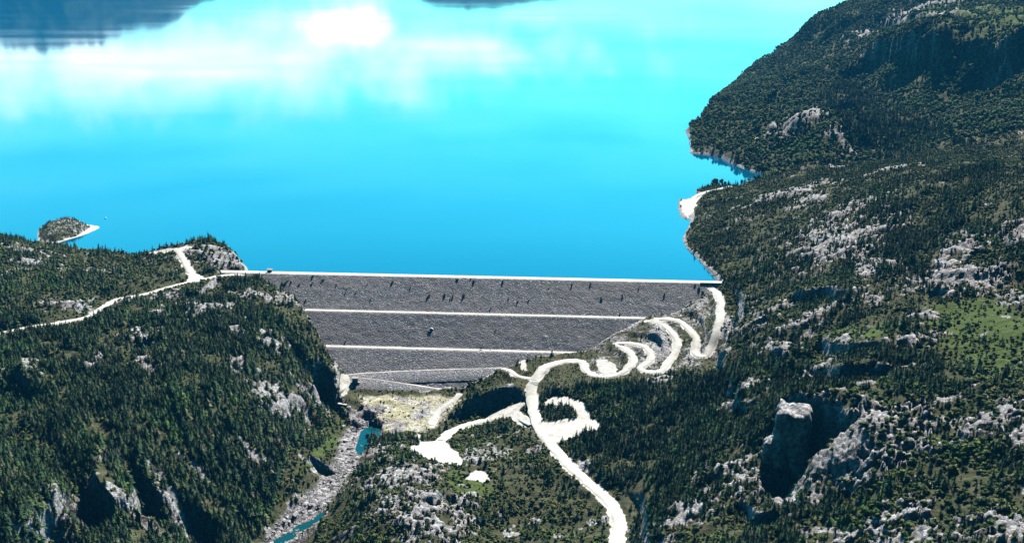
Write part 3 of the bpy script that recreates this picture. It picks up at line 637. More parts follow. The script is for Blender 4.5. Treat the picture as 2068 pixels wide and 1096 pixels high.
def snag_shape(r):
    v, f = [], []
    def stick(p, q, w):
        n = len(v); p = Vector(p); q = Vector(q)
        v.extend([tuple(p+Vector((w, 0, 0))), tuple(p+Vector((-w*.5, w*.87, 0))), tuple(p+Vector((-w*.5, -w*.87, 0))), tuple(q)]); f.extend([(n, n+1, n+3), (n+1, n+2, n+3), (n+2, n, n+3)])
    stick((0, 0, 0), (r.uniform(-.04, .04), r.uniform(-.04, .04), 1), .035)
    for k in range(14):
        z = r.uniform(.25, .95); a = r.uniform(0, 6.28); R = .2*(1.1-z); stick((0, 0, z), (R*math.cos(a), R*math.sin(a), z+r.uniform(-.02, .1)), .016)
    return v, f
def bush_shape(r, n=70, tall=.8, lobes=5, size=.2):
    """leaf clumps spread over a few rounded boughs, unit width"""
    v, f = [], []; L = [(r.uniform(-.25, .25), r.uniform(-.25, .25), tall*r.uniform(.35, .68), r.uniform(.22, .34)) for _ in range(lobes)]
    for k in range(n):
        cx, cy, cz, R = r.choice(L); a = r.uniform(0, 6.28); u = r.uniform(-.55, 1); q = math.sqrt(1-u*u); R *= r.uniform(.75, 1.12)
        p = Vector((cx+R*q*math.cos(a), cy+R*q*math.sin(a), max(.02, cz+R*u))); nrm = (Vector((q*math.cos(a), q*math.sin(a), u+.25))+Vector((r.uniform(-.6, .6), r.uniform(-.6, .6), r.uniform(-.4, .4)))).normalized()
        e1 = nrm.orthogonal().normalized(); e2 = nrm.cross(e1); t = r.uniform(0, 6.28); s = size*r.uniform(.6, 1.2)*.5
        i0 = len(v)
        for m in range(4):
            b = t+m*math.pi/2; v.append(tuple(p+(e1*math.cos(b)+e2*math.sin(b))*s*r.uniform(.7, 1.2)))
        f.append((i0, i0+1, i0+2, i0+3))
    return v, f
def bough(v, f, r, c, R):
    bm = bmesh.new(); bmesh.ops.create_icosphere(bm, subdivisions=1, radius=R); n = len(v); bm.verts.ensure_lookup_table()
    for q in bm.verts:
        k_ = r.uniform(.78, 1.2); v.append((c[0]+q.co.x*k_, c[1]+q.co.y*k_, max(.0, c[2]+q.co.z*k_*.9)))
    f.extend(tuple(n+q.index for q in g_.verts) for g_ in bm.faces); bm.free()
def crown_shape(r, tall, lobes, leaves=40, size=.22):
    """several rough boughs with loose leaf clumps standing off them"""
    v, f = [], []; L = []
    for k in range(lobes):
        a = r.uniform(0, 6.28); q = r.uniform(.08, .26) if k else 0; c = (q*math.cos(a), q*math.sin(a), tall*r.uniform(.3, .62) if k else tall*.62); R = r.uniform(.17, .28); bough(v, f, r, c, R); L.append((*c, R))
    for k in range(leaves):
        cx, cy, cz, R = r.choice(L); a = r.uniform(0, 6.28); u = r.uniform(-.2, 1); q = math.sqrt(1-u*u); R *= r.uniform(1.0, 1.3)
        p = Vector((cx+R*q*math.cos(a), cy+R*q*math.sin(a), max(.03, cz+R*u*.9))); nrm = Vector((q*math.cos(a)+r.uniform(-.3, .3), q*math.sin(a)+r.uniform(-.3, .3), u+.2)).normalized()
        e1 = nrm.orthogonal().normalized(); e2 = nrm.cross(e1); t = r.uniform(0, 6.28); s_ = size*r.uniform(.6, 1.2)*.5; i0 = len(v)
        for m in range(3): b = t+m*2.09; v.append(tuple(p+(e1*math.cos(b)+e2*math.sin(b))*s_*r.uniform(.7, 1.3)))
        f.append((i0, i0+1, i0+2))
    return v, f
def protos(colname, shapes, mats):
    c = bpy.data.collections.new(colname)
    for i, ((v, f), m) in enumerate(zip(shapes, mats)):
        me = bpy.data.meshes.new(f'{colname}_shape'); me.from_pydata(v, [], f); me.materials.append(m); me.update()
        o = bpy.data.objects.new(f'{i:02d}_{colname}', me); c.objects.link(o)
    return c
R_ = random.Random(3)
CON = [conifer_shape(R_, R_.choice([6, 7, 8]), R_.choice([6, 7, 8]), R_.uniform(.8, 1.25)) for _ in range(7)]
c_con = protos('conifer', CON+[snag_shape(R_)], [M['conifer']]*7+[M['dead']])
c_bush = protos('scrub', [crown_shape(R_, R_.uniform(.5, .95), R_.choice([2, 3, 4])) for _ in range(6)], [M['bush']]*6)
c_far = protos('beech', [crown_shape(R_, R_.uniform(.8, 1.15), R_.choice([3, 4, 5])) for _ in range(6)], [M['farleaf']]*6)

def scatter_group(coll):
    g = bpy.data.node_groups.new('scatter', 'GeometryNodeTree')
    g.interface.new_socket('Geometry', in_out='INPUT', socket_type='NodeSocketGeometry'); g.interface.new_socket('Geometry', in_out='OUTPUT', socket_type='NodeSocketGeometry')
    n = g.nodes; i = n.new('NodeGroupInput'); o = n.new('NodeGroupOutput'); ip = n.new('GeometryNodeInstanceOnPoints'); ci = n.new('GeometryNodeCollectionInfo')
    ci.inputs['Collection'].default_value = coll; ci.inputs['Separate Children'].default_value = True; ci.inputs['Reset Children'].default_value = True
    def at(name, typ):
        a = n.new('GeometryNodeInputNamedAttribute'); a.data_type = typ; a.inputs['Name'].default_value = name
        return [s for s in a.outputs if s.enabled and s.name == 'Attribute'][0]
    e = n.new('FunctionNodeEulerToRotation'); L = g.links.new
    L(i.outputs[0], ip.inputs['Points']); L(ci.outputs[0], ip.inputs['Instance']); ip.inputs['Pick Instance'].default_value = True
    L(at('variant', 'INT'), ip.inputs['Instance Index']); L(at('turn', 'FLOAT_VECTOR'), e.inputs[0]); L(e.outputs[0], ip.inputs['Rotation']); L(at('size', 'FLOAT_VECTOR'), ip.inputs['Scale'])
    L(ip.outputs[0], o.inputs[0]); return g
def scatter(name, P, size, variant, coll, tilt=.06):
    me = bpy.data.meshes.new(name); n = len(P); me.vertices.add(n); me.vertices.foreach_set('co', np.ascontiguousarray(P, np.float32).ravel())
    me.attributes.new('variant', 'INT', 'POINT').data.foreach_set('value', np.ascontiguousarray(variant, np.int32))
    tr = np.c_[rng.normal(0, tilt, (n, 2)), rng.uniform(0, 6.283, n)]
    me.attributes.new('turn', 'FLOAT_VECTOR', 'POINT').data.foreach_set('vector', np.ascontiguousarray(tr, np.float32).ravel())
    me.attributes.new('size', 'FLOAT_VECTOR', 'POINT').data.foreach_set('vector', np.ascontiguousarray(size, np.float32).ravel())
    o = bpy.data.objects.new(name, me); COL.objects.link(o); md = o.modifiers.new('scatter', 'NODES'); md.node_group = scatter_group(coll); tag(o, kind='stuff'); return o

# ------------------------------------------------------------------ where plants stand
area = (np.gradient(Y, axis=0)*np.gradient(X, axis=1)).astype(np.float32)
dsh_land = np.where(Y > 1080, dsh, 99)
ok = (~ind) & (~(inl & yfar)) & (dsh_land > 2.5) & (gravel < .15) & (bed < .25) & (H > -103)
ok &= ~((dsd > -30) & (dsd < 2) & (dsx > -20) & (dsx < CL+4))
clump = fbm(X/26, Y/26, 4, 201); clump2 = fbm(X/70, Y/70, 3, 207)
open_ = np.clip(1-rock*.97, 0, 1)*sst(3, 12, road_d)
steep = 1-.35*sst(1.2, 2.4, slope)
near = (Y < 1700)
dc = np.where(dense, .21, .030 + .09*sst(-.05, .35, clump2))*near
dc = np.where(centre, .012, dc)
dc = np.where(abut | nofor, np.where(toe, .003, .006), dc)*sst(14, 30, np.where(rm, dr, 99))
dc = np.where(knoll, dc*.3, dc)
dc = dc*np.clip(.72+1.3*clump, .08, 1.5)*open_*(1-.93*meadow)*(1-.9*dryg)*steep*ok; dc = np.where(darkfar, .05*np.clip(.8+1.2*clump, .1, 1.5)*ok, dc)
db = np.where(dense, .045, np.where(centre, .13, .10))*near*np.clip(.7+1.2*fbm(X/18, Y/18, 3, 215), .1, 1.6)*np.clip(1-rock*.62, 0, 1)*(1-.25*meadow)*(1-.8*dryg)*ok
db = np.where(meadow > .5, db*.8, db)
df = (~near)*np.where(darkfar, .004, .034)*np.clip(.8+1.2*fbm(X/45, Y/45, 4, 221), .1, 1.6)*np.clip(1-rock*.95, 0, 1)*(1-.8*meadow)*ok
def throw(dens):
    n = rng.poisson(np.clip(dens*area, 0, 6)[:-1, :-1]); j, i = np.nonzero(n); c = n[j, i]; j = np.repeat(j, c); i = np.repeat(i, c)
    u = rng.random(len(j)); v = rng.random(len(j)); y = ty[j]+(ty[j+1]-ty[j])*v; x = (tx[i]+(tx[i+1]-tx[i])*u)*y
    return np.c_[x, y, grid_at(x, y, H)-.25]
pc = throw(dc); pb = throw(db); pf = throw(df)
print('plants', len(pc), len(pb), len(pf))
hc = rng.uniform(5, 12, len(pc))*np.where(rng.random(len(pc)) < .04, 1.45, 1)*np.clip(.85+.5*grid_at(pc[:, 0], pc[:, 1], clump), .6, 1.2)
isd = grid_at(pc[:, 0], pc[:, 1], dense.astype(np.float32)) > .5
hc = np.where(grid_at(pc[:, 0], pc[:, 1], (abut | nofor).astype(np.float32)) > .3, hc*.5, hc); hc = np.where(isd, hc, hc*.85); hc = np.where(pc[:, 1] > 1700, hc*1.5, np.where(pc[:, 1] > 1300, hc*.68, hc)); wc = hc*rng.uniform(.95, 1.5, len(pc))
vc = rng.integers(0, 7, len(pc)); vc = np.where(rng.random(len(pc)) < .05, 7, vc)

# ------------------------------------------------------------------ single conifers: the ones that show largest
def visible(P, top):
    a = np.linspace(.0, .97, 90)[None]; z0 = P[:, 2]+top*.7
    xs = P[:, 0:1]*(1-a); ys = P[:, 1:2]*(1-a); zs = z0[:, None]+(CAMZ-z0[:, None])*a
    okk = np.ones(len(P), bool)
    for c in range(1, 90):
        y = ys[:, c]; m = y > 335; g = np.full(len(P), -1e9); g[m] = grid_at(xs[m, c], y[m], H); okk &= zs[:, c] > g
    return okk
qx, qy = project(pc[:, 0], pc[:, 1], pc[:, 2]); qx2, qy2 = project(pc[:, 0], pc[:, 1], pc[:, 2]+hc)
pxh = np.where((qx > 8) & (qx < 2060) & (qy < 1090) & (vc < 7), qy-qy2, 0)
cand = np.argsort(-pxh)[:1400]; vis = visible(pc[cand], hc[cand]); pick = cand[vis][:280]
crown_me, trunk_me = [], []
for v, f in CON:
    me = bpy.data.meshes.new('crown'); me.from_pydata(v, [], f); me.materials.append(M['conifer']); me.update(); crown_me.append(me)
tv = []; tf = []
for j, (z, r) in enumerate(((-.06, .022), (.3, .017), (.75, .007))):
    tv += [(r*math.cos(6.283*m/6), r*math.sin(6.283*m/6), z) for m in range(6)]
for j in range(2): tf += [(j*6+m, j*6+(m+1) % 6, j*6+6+(m+1) % 6, j*6+6+m) for m in range(6)]
tme = bpy.data.meshes.new('trunk'); tme.from_pydata(tv, [], tf); tme.materials.append(M['bark']); tme.update()
def tree(p, h, w, v, label, group):
    e = empty('conifer_tree', tuple(p), random.uniform(0, 6.28)); e.scale = (w, w, h); tag(e, label, 'tree', group)
    for nm, me in (('crown', crown_me[v]), ('trunk', tme)):
        o = bpy.data.objects.new(nm, me); COL.objects.link(o); o.parent = e
def zone(x, y):
    if x < 820: return 'dark conifer standing on the forested left hillside above the dark cliffs', 'conifers on the left hillside'
    if x < 1260: return 'small conifer among the scrub left of the winding gravel road', 'conifers left of the gravel road'
    if x < 1560: return 'dark conifer on the slope right of the gravel road, left of the rock pillar', 'conifers right of the gravel road'
    return 'dark conifer in the mixed wood around the bare granite domes at lower right', 'conifers around the granite domes'
for i in pick: tree(pc[i], hc[i], wc[i], int(vc[i]), *zone(qx[i], qy[i]))
grove = hits([(1098,846),(1106,838),(1112,846),(1118,832),(1122,843),(1128,828),(1132,840),(1136,847),(1141,830),(1145,842),(1150,834),(1153,846),(1158,838),(1108,826),(1162,843),(1125,849)])
for p in grove:
    h = random.uniform(8, 11.5); tree((p[0], p[1], float(grid_at(p[0], p[1], H))-.3), h, h*random.uniform(1, 1.25), random.randrange(7), 'dark conifer in the small grove encircled by the white gravel loop', 'grove inside the gravel loop')
rest = np.ones(len(pc), bool); rest[pick] = False
gxm, gym = grove[:, 0].mean(), grove[:, 1].mean()
scatter('conifer_forest', pc[rest], np.c_[wc, wc, hc][rest], vc[rest], c_con)
bs = rng.uniform(1.6, 4.6, len(pb))*np.where(rng.random(len(pb)) < .12, 1.5, 1); bs *= np.where(grid_at(pb[:, 0], pb[:, 1], (abut | nofor).astype(np.float32)) > .3, .55, 1); bs *= np.where((pb[:, 1] < 760) & (pb[:, 0] > 200), 1.35, 1)
scatter('scrub_undergrowth', pb, np.c_[bs, bs, bs*rng.uniform(.8, 1.2, len(pb))], rng.integers(0, 6, len(pb)), c_bush)
fs = rng.uniform(5.5, 11, len(pf)); scatter('beech_woods', pf, np.c_[fs, fs, fs*rng.uniform(.9, 1.4, len(pf))], rng.integers(0, 6, len(pf)), c_far)
# island woods
k = np.nonzero((crown > 3).ravel() & (rng.random(gx_.size) < .17*(1.2*2)*.35))[0]
ip = np.c_[gx_.ravel()[k], gy_.ravel()[k], isz.ravel()[k]-.3]; n = len(ip); h = rng.uniform(2.2, 4.6, n)
scatter('island_woods', ip, np.c_[h*1.1, h*1.1, h], rng.integers(0, 7, n), c_con)

# ------------------------------------------------------------------ rock pillar
def pillar(px, py, zb, zt, rx, ry, seed, name, label):
    cx_, cy_ = (float(v) for v in at_z(px, py, zt-5))
    nl, na = 46, 64; v = []; f = []
    th = np.arange(na)/na*2*math.pi
    for l in range(nl):
        t = l/(nl-1)
        if t < .86: z = zb+(zt-zb)*t/.86; sc = 1.12-.14*t/.86
        else: q = (t-.86)/.14; z = zt+4.5*math.sin(q*math.pi/2); sc = .98*math.cos(q*math.pi/2*.995)
        ca, sa = np.cos(th), np.sin(th); p = 4.5; ca, sa = np.cos(th+.35), np.sin(th+.35)
        r = (np.abs(ca/rx)**p+np.abs(sa/ry)**p)**(-1/p)*sc; ca, sa = np.cos(th), np.sin(th)
        fl = ridged(th*5/6.283*2+3, th*0+z/60, 3, 12+seed); crk = np.abs(vnoise(th*2.6+.03*z, th*0+z/55, 29)-.5); r = r*(1+.24*(fl-.6)+.16*fbm(ca*2.2+z/11, sa*2.2+z/7, 5, 17)-.16*(1-sst(.0, .10, crk)))
        z2 = z + sst(.7, .95, t)*3.6*fbm(ca*r/9+4, sa*r/9, 4, 23) + 1.5*fbm(ca*r/3, sa*r/3+z/6, 3, 24)
        v.append(np.c_[cx_+r*ca, cy_+r*sa, z2+0*r])
    v = np.concatenate(v); i = np.arange(na)
    for l in range(nl-1): f.append(np.stack([l*na+i, l*na+(i+1) % na, (l+1)*na+(i+1) % na, (l+1)*na+i], 1))
    o = new_obj(name, v.astype(np.float32), np.concatenate(f), M['rock'])
    return tag(o, label, 'rock')
pillar(1603, 842, -6.0, 47.0, 13.5, 14.5, 0, 'rock_pillar', 'tall sheer dark rock pillar with a flat brownish top rising from the wooded slope')
pillar(1566, 905, -8.0, 22.0, 9.0, 10.0, 40, 'rock_buttress', 'lower dark rock buttress at the left foot of the tall pillar')
# ------------------------------------------------------------------ boulders
def boulder_mesh(r, name='boulder', flat=.7):
    bm = bmesh.new(); bmesh.ops.create_icosphere(bm, subdivisions=2, radius=.5); sx_, sy_ = r.uniform(.8, 1.25), r.uniform(.7, 1.1)
    ks = [(Vector((r.uniform(-1, 1), r.uniform(-1, 1), r.uniform(-.6, 1))).normalized(), r.uniform(.28, .42)) for _ in range(9)]
    for q in bm.verts:
        p = q.co.copy()
        for n_, d_ in ks:
            e = p.dot(n_)-d_
            if e > 0: p -= n_*e
        q.co = Vector((p.x*sx_, p.y*sy_, p.z*flat))
    me = bpy.data.meshes.new(name); bm.to_mesh(me); bm.free(); me.materials.append(M['boulder']); return me
t_ = NT('river_stone'); rr_ = t_.n('ShaderNodeObjectInfo').outputs['Random']
M['pale'] = plain('pale_boulder', (.80, .79, .77), .9, .5, .3)
M['boulder'] = t_.fin(t_.mix(t_.math('MULTIPLY', t_.noise(1.2, 5, .65), .6), t_.ramp(rr_, [(0, (.16, .155, .155)), (.5, (.34, .33, .325)), (1, (.68, .66, .64))]), (.2, .19, .19)), .9, .15)
BM = [boulder_mesh(R_) for _ in range(8)]
cb = bpy.data.collections.new('rubble')
for i, me in enumerate(BM):
    o = bpy.data.objects.new(f'{i:02d}_rubble', me); cb.objects.link(o)
dens_b = np.where((bed > .35) & (ok | (bed >= .25)), .22, 0.0)+np.where((dryg > .5) & (H < -60), .02, 0)
pr = throw(dens_b.astype(np.float32)); sz = rng.gamma(2.2, .55, len(pr))+.5
qx, qy = project(pr[:, 0], pr[:, 1], pr[:, 2]); show = (qx > 500) & (qx < 800) & (qy < 1094) & (qy > 800); o_ = np.argsort(-sz*show)[:110]
for i in o_:
    o = bpy.data.objects.new('boulder', BM[int(rng.integers(0, 8))]); COL.objects.link(o); o.location = pr[i]; z_ = float(sz[i])*1.1; o.scale = (z_, z_, z_); o.rotation_euler = (0, 0, random.uniform(0, 6.28))
    tag(o, 'pale grey boulder lying among the rubble of the riverbed in the gorge', 'boulder', 'boulders in the riverbed')
mk = np.ones(len(pr), bool); mk[o_] = False; n = int(mk.sum())
scatter('river_rubble', pr[mk], np.repeat(sz[mk][:, None], 3, 1), rng.integers(0, 8, n), cb, .3)
# pale boulder heaps on the dam face
def single_boulder(px, py, size, label, on=True):
    p = [float(v) for v in on_dam(px, py)] if on else [*(float(v) for v in at_z(px, py, 0)), 0]
    o = bpy.data.objects.new('boulder', boulder_mesh(R_, flat=.85)); COL.objects.link(o); o.location = p; o.scale = (size,)*3; o.data.materials[0] = M['pale']; tag(o, label, 'boulder'); return o
single_boulder(872, 664, 5.0, 'large pale boulder on the dam face between the two long berm roads')
single_boulder(866, 669, 2.8, 'smaller pale boulder beside the large one, below the upper berm road')
single_boulder(851, 755, 5.2, 'large pale boulder on the dam face just below the lowest rising berm road')
single_boulder(848, 761, 3.2, 'darker boulder below the large pale one near the toe of the dam')
single_boulder(213, 441, 5.0, 'lone small rock breaking the lake surface beyond the wooded island', False)
# ------------------------------------------------------------------ bushes on the dam
BU = []
for i in range(6):
    v, f = crown_shape(R_, .9, 3); me = bpy.data.meshes.new('bush'); me.from_pydata(v, [], f); me.materials.append(M['conifer']); me.update(); BU.append(me)
def dam_bush(px, py, size):
    x, y, z = (float(v) for v in on_dam(px, py)); d = (x-A0[0])*N[0]+(y-A0[1])*N[1]; s_ = (x-A0[0])*T[0]+(y-A0[1])*T[1]
    o = bpy.data.objects.new('bush', random.choice(BU)); COL.objects.link(o); o.location = (x, y, z-.2); o.scale = (size*1.3, size*1.3, size*random.uniform(.4, .6)); o.rotation_euler = (0, 0, random.uniform(0, 6.28))
    q1, q2 = float(lin(s_b1, s_)), float(lin(s_b2, s_))
    w_ = 'above the upper long berm road' if d < q1 else 'between the two long berm roads' if d < q2 else 'below the lower long berm road'
    tag(o, f'small dark bush on the grey rockfill dam face {w_}', 'bush', f'bushes on the dam face {w_}')
for px, py, z_ in [(632,557,3.4),(516,566,3),(522,565,3),(588,569,3.4),(576,571,4.5),(580,566,4),(571,571,5),(606,570,3),(631,570,3),(654,565,3),(651,565,2.6),(700,585,2.4),(720,587,2.2),(693,586,2),(867,591,4),(900,591,3.6),(917,591,3.6),(912,595,2.6),(938,591,3.4),(940,591,2),
                   (793,568,4),(924,564,4),(957,567,4),(951,563,2.6),(1016,567,4),(1029,595,2.8),(1047,603,2.6),(1069,603,2.6),(993,614,2.4),(1193,572,3.6),(1156,573,3.4),(1342,593,3.4),(1216,597,3.4),(1258,594,3),(1255,624,3.4),(1404,575,3.6),(1412,580,5),(1420,590,5),(1425,596,6),(1418,600,5),
                   (992,652,2.4),(1001,666,2.6),(992,700,3),(972,703,4.5),(1001,654,2.4),(900,652,2.4),(700,682,2.6),(1300,668,2),(1285,676,3),(1265,684,3.6),(1240,690,4),(1255,687,3),(750,600,2.2),(830,577,2.4),(1110,578,2.4),(1290,582,2.6),(680,573,2.4),(742,573,2.2),(560,585,4),(555,580,3.5),(570,590,5),(1395,607,3.4),(1384,628,3.6),(1376,634,3),(985,655,2),(1120,660,2),(780,640,2),(620,598,3)]:
    dam_bush(px, py, z_*.95)
# ------------------------------------------------------------------ small buildings and concrete works
def box(name, c, size, mat, parent=None, rz=0, bev=.0):
    bm = bmesh.new(); bmesh.ops.create_cube(bm, size=1)
    for q in bm.verts: q.co = Vector((q.co.x*size[0], q.co.y*size[1], q.co.z*size[2]))
    if bev: bmesh.ops.bevel(bm, geom=bm.edges[:], offset=bev, segments=1, affect='EDGES')
    me = bpy.data.meshes.new(name); bm.to_mesh(me); bm.free(); me.materials.append(mat)
    o = bpy.data.objects.new(name, me); COL.objects.link(o); o.location = c; o.rotation_euler = (0, 0, rz)
    if parent: o.parent = parent
    return o
TA = math.atan2(T[1], T[0])
def shed(name, loc, w_, d_, h_, wall, label, cat):
    e = empty(name, loc, TA); tag(e, label, cat)
    box('wall', (0, 0, h_/2), (w_, d_, h_), wall, e)
    n_ = 'roof'; me = bpy.data.meshes.new(n_); a, b = w_/2+.45, d_/2+.5; q = h_+.02; r_ = h_+1.5
    me.from_pydata([(-a, -b, q), (a, -b, q), (a, b, q), (-a, b, q), (-a, -b*.1, r_), (a, -b*.1, r_), (-a, -b, q+.2), (a, -b, q+.2), (a, b, q+.2), (-a, b, q+.2)], [],
        [(0, 3, 2, 1), (6, 7, 5, 4), (4, 5, 8, 9), (0, 1, 7, 6), (2, 3, 9, 8), (0, 6, 4, 9, 3), (1, 2, 8, 5, 7)]); me.materials.append(M['roof']); o = bpy.data.objects.new(n_, me); COL.objects.link(o); o.parent = e
    dr_ = box('door', (-w_*.2, -d_/2-.04, 1.15), (1.2, .1, 2.3), M['grey'], e); box('handle', (.42, -.08, 0), (.08, .08, .25), M['steel'], dr_)
    wi = box('window', (w_*.22, -d_/2-.04, h_*.55), (1.3, .1, 1.1), M['white'], e); box('pane', (0, -.06, 0), (1.1, .04, .9), M['dark'], wi)
    return e
x, y, z = (float(v) for v in on_dam(541, 554)); shed('crest_hut', (x-N[0]*9, y-N[1]*9, 5.0), 5.6, 4.4, 3.2, M['concrete'], 'small pale roofed hut on the lake side of the dam crest road', 'hut')
p = hit(718, 773)[0]; x, y, z = (float(v) for v in on_dam(719, 768)); gz = max(z, float(grid_at(x, y, H)))
box_ = box('platform', (x-T[0]*7, y-T[1]*7, gz-1.2), (25, 11, 2.6), M['concrete'], None, TA, .1); tag(box_, 'flat white concrete platform at the left foot of the dam', 'platform')
shed('valve_house', (x, y-3.4, gz+.1), 6.4, 4.6, 5.0, M['concrete'], 'grey valve house on the white platform at the left foot of the dam', 'building')
def beam(name, pts, w_, h_, mat, label, cat):
    P = np.array(pts, float); d = np.gradient(P[:, :2], axis=0); d /= np.linalg.norm(d, axis=1)[:, None]; n_ = np.stack([-d[:, 1], d[:, 0]], 1)*w_/2; k_ = len(P)
    v = np.concatenate([np.c_[P[:, :2]+n_, P[:, 2]+h_], np.c_[P[:, :2]-n_, P[:, 2]+h_], np.c_[P[:, :2]-n_, P[:, 2]-2], np.c_[P[:, :2]+n_, P[:, 2]-2]]); i = np.arange(k_-1)
    f = [np.stack([a*k_+i, b*k_+i, b*k_+i+1, a*k_+i+1], 1)[:, ::-1] for a, b in ((0, 1), (1, 2), (3, 0))]
    f.append(np.array([[0, k_, 2*k_, 3*k_], [4*k_-1, 3*k_-1, 2*k_-1, k_-1]])); o = new_obj(name, v.astype(np.float32), np.concatenate(f), mat); return tag(o, label, cat)
def on_land(px, py, up=0):
    p = hit(px, py)[0]; return (p[0], p[1], float(grid_at(p[0], p[1], H))+up)
beam('retaining_wall', [on_land(698, 778, .5), on_land(692, 788, .5), on_land(684, 796, .5), on_land(672, 806, .5)], 3.0, 1.2, M['concrete'], 'pale sloping concrete wall running down from the platform to the gorge', 'wall')
q = on_land(692, 826, .8); tag(box('concrete_slab', q, (11, 3.2, 1.6), M['concrete'], None, -.35, .15), 'lone white concrete slab above the riverbed below the dark gorge wall', 'slab')
x, y, z = (float(v) for v in on_dam(1462, 573)); e = box('gate_block', (x-N[0]*5, y-N[1]*5, 6.2), (3.2, 2.6, 3.0), M['white'], None, TA, .12); tag(e, 'small white concrete block at the far right end of the dam crest', 'block'); 
x, y, z = (float(v) for v in on_dam(1436, 573)); e = box('guard_wall', (x-N[0]*.2, y-N[1]*.2, 5.5), (26, .7, 1.1), M['concrete'], None, TA, .05); tag(e, 'low grey guard wall on the dam crest above the curving abutment road', 'wall')

# ------------------------------------------------------------------ world, sun, camera
W = bpy.data.worlds.new("World"); S.world = W; W.use_nodes = True; nt = W.node_tree; nt.nodes.clear()
SUN_AZ, SUN_EL = math.radians(20), math.radians(43.5)        # azimuth from +y towards +x
wo = nt.nodes.new('ShaderNodeOutputWorld'); bg = nt.nodes.new('ShaderNodeBackground'); nt.links.new(bg.outputs[0], wo.inputs[0]); bg.inputs[1].default_value = .1
sky = nt.nodes.new('ShaderNodeTexSky'); sky.sky_type = 'NISHITA'; sky.sun_disc = False; sky.sun_elevation = SUN_EL; sky.sun_rotation = SUN_AZ; sky.altitude = 500; sky.ozone_density = 3.0; sky.air_density = 1.2; sky.dust_density = .3
class WT(NT):
    def __init__(s, t): s.t = t
w = WT(nt)
g = w.n('ShaderNodeTexCoord').outputs['Generated']; sx = w.n('ShaderNodeSeparateXYZ'); w.l(g, sx.inputs[0])
el = w.math('MULTIPLY', w.math('ARCSINE', sx.outputs[2]), 57.2958); az = w.math('MULTIPLY', w.math('ARCTAN2', sx.outputs[0], sx.outputs[1]), 57.2958)
col = w.mix(1.0, sky.outputs[0], w.ramp(w.math('DIVIDE', el, 90.0), [(0, (.42, 1.4, 1.5)), (.08, (.34, 1.65, 1.75)), (.17, (.28, 2.35, 2.3)), (.25, (.12, 1.95, 2.2)), (.33, (.05, .42, .72)), (.7, (.11, .20, .36))]), 'MULTIPLY')
def blob(a0, e0, ra, re_, soft=1.0):
    a = w.math('DIVIDE', w.math('SUBTRACT', az, a0), ra); e = w.math('DIVIDE', w.math('SUBTRACT', el, e0), re_)
    return w.math('SQRT', w.math('ADD', w.math('MULTIPLY', a, a), w.math('MULTIPLY', e, e)))
cn = w.noise(16, 9, .68, vec=g, stretch=(1, 1, 1.8)); cn0 = w.math('MULTIPLY', w.math('SUBTRACT', cn, .5), 3.2)
def cl(a0, e0, ra, re_, lo, hi): return w.math('SUBTRACT', 1.0, w.step(w.math('ADD', blob(a0, e0, ra, re_), cn0), lo, hi))
m = w.math('MAXIMUM', w.math('MULTIPLY', cl(-18, 5.6, 18, 2.0, .1, 1.6), .68), cl(-9.0, 3.9, 3.0, 1.3, .3, 1.3))
m = w.math('MAXIMUM', m, w.math('MULTIPLY', cl(-4, 4.9, 5, .6, .2, 1.2), .7))
col = w.mix(m, col, (17, 18, 18))
cir = w.ramp(w.noise(5, 6, .6, vec=g, stretch=(1, 1, 9), w=3), [(.35, (.62, .82, .86)), (.5, (1, 1, 1)), (.68, (1.6, 1.08, 1.04))])
col = w.mix(w.math('SUBTRACT', 1, w.step(el, 8, 18)), col, w.mix(1.0, col, cir, 'MULTIPLY'))
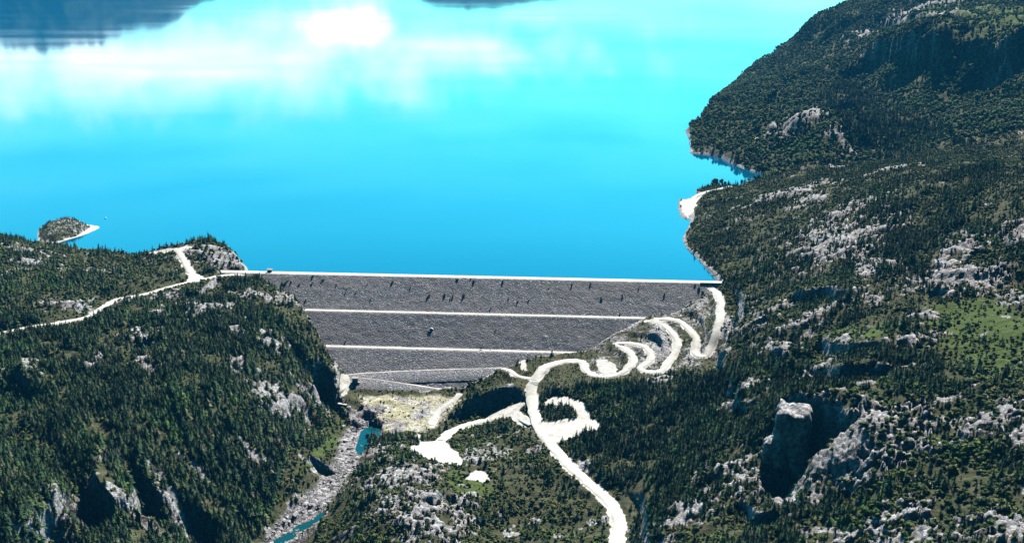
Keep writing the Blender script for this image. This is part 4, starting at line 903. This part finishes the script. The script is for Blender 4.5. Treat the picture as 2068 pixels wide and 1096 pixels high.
az_f = w.math('ADD', .08, w.math('MULTIPLY', .92, w.math('SUBTRACT', 1, w.step(w.math('ABSOLUTE', w.math('SUBTRACT', az, 8)), 40, 105))))   # the sky is brightest round the sun
col = w.mix(1.0, col, w.mix(az_f, (0, 0, 0), (1, 1, 1)), 'MULTIPLY')
w.l(col, bg.inputs[0])
L = bpy.data.lights.new('sun', 'SUN'); L.energy = 5.0; L.angle = math.radians(.5); L.color = (1, .96, .9); so = bpy.data.objects.new('sun', L); COL.objects.link(so)
dirv = Vector((math.sin(SUN_AZ)*math.cos(SUN_EL), math.cos(SUN_AZ)*math.cos(SUN_EL), math.sin(SUN_EL))); so.rotation_euler = dirv.to_track_quat('Z', 'Y').to_euler(); so.location = (0, 900, 900)
cam = bpy.data.cameras.new('camera'); co = bpy.data.objects.new('camera', cam); COL.objects.link(co); co.location = (0, 0, CAMZ); co.rotation_euler = (math.pi/2-PITCH, 0, 0)
cam.sensor_width = 36; cam.lens = 36*F/2068; cam.clip_start = 1; cam.clip_end = 60000; S.camera = co
S.view_settings.view_transform = 'Standard'; S.view_settings.look = 'None'; S.view_settings.exposure = .95; S.view_settings.gamma = 1
S.cycles.max_bounces = 5; S.cycles.diffuse_bounces = 0; S.cycles.glossy_bounces = 3; S.cycles.volume_bounces = 0

# ------------------------------------------------------------------ air between here and the far side
hz = bpy.data.materials.new('haze'); hz.use_nodes = True; hz.node_tree.nodes.clear()
vo = hz.node_tree.nodes.new('ShaderNodeOutputMaterial'); pv = hz.node_tree.nodes.new('ShaderNodeVolumePrincipled'); hz.node_tree.links.new(pv.outputs[0], vo.inputs['Volume'])
pv.inputs['Color'].default_value = (.06, .52, 1, 1); pv.inputs['Density'].default_value = 2.3e-5; pv.inputs['Anisotropy'].default_value = 0.0
x0, x1, y0, y1, z0, z1 = -12000, 12000, -300, 16000, -130, 900
vs = [(a, b, c) for c in (z0, z1) for b in (y0, y1) for a in (x0, x1)]
hb = new_obj('haze', vs, [(0, 2, 3, 1), (4, 5, 7, 6), (0, 1, 5, 4), (1, 3, 7, 5), (3, 2, 6, 7), (2, 0, 4, 6)], hz); tag(hb, kind='stuff')
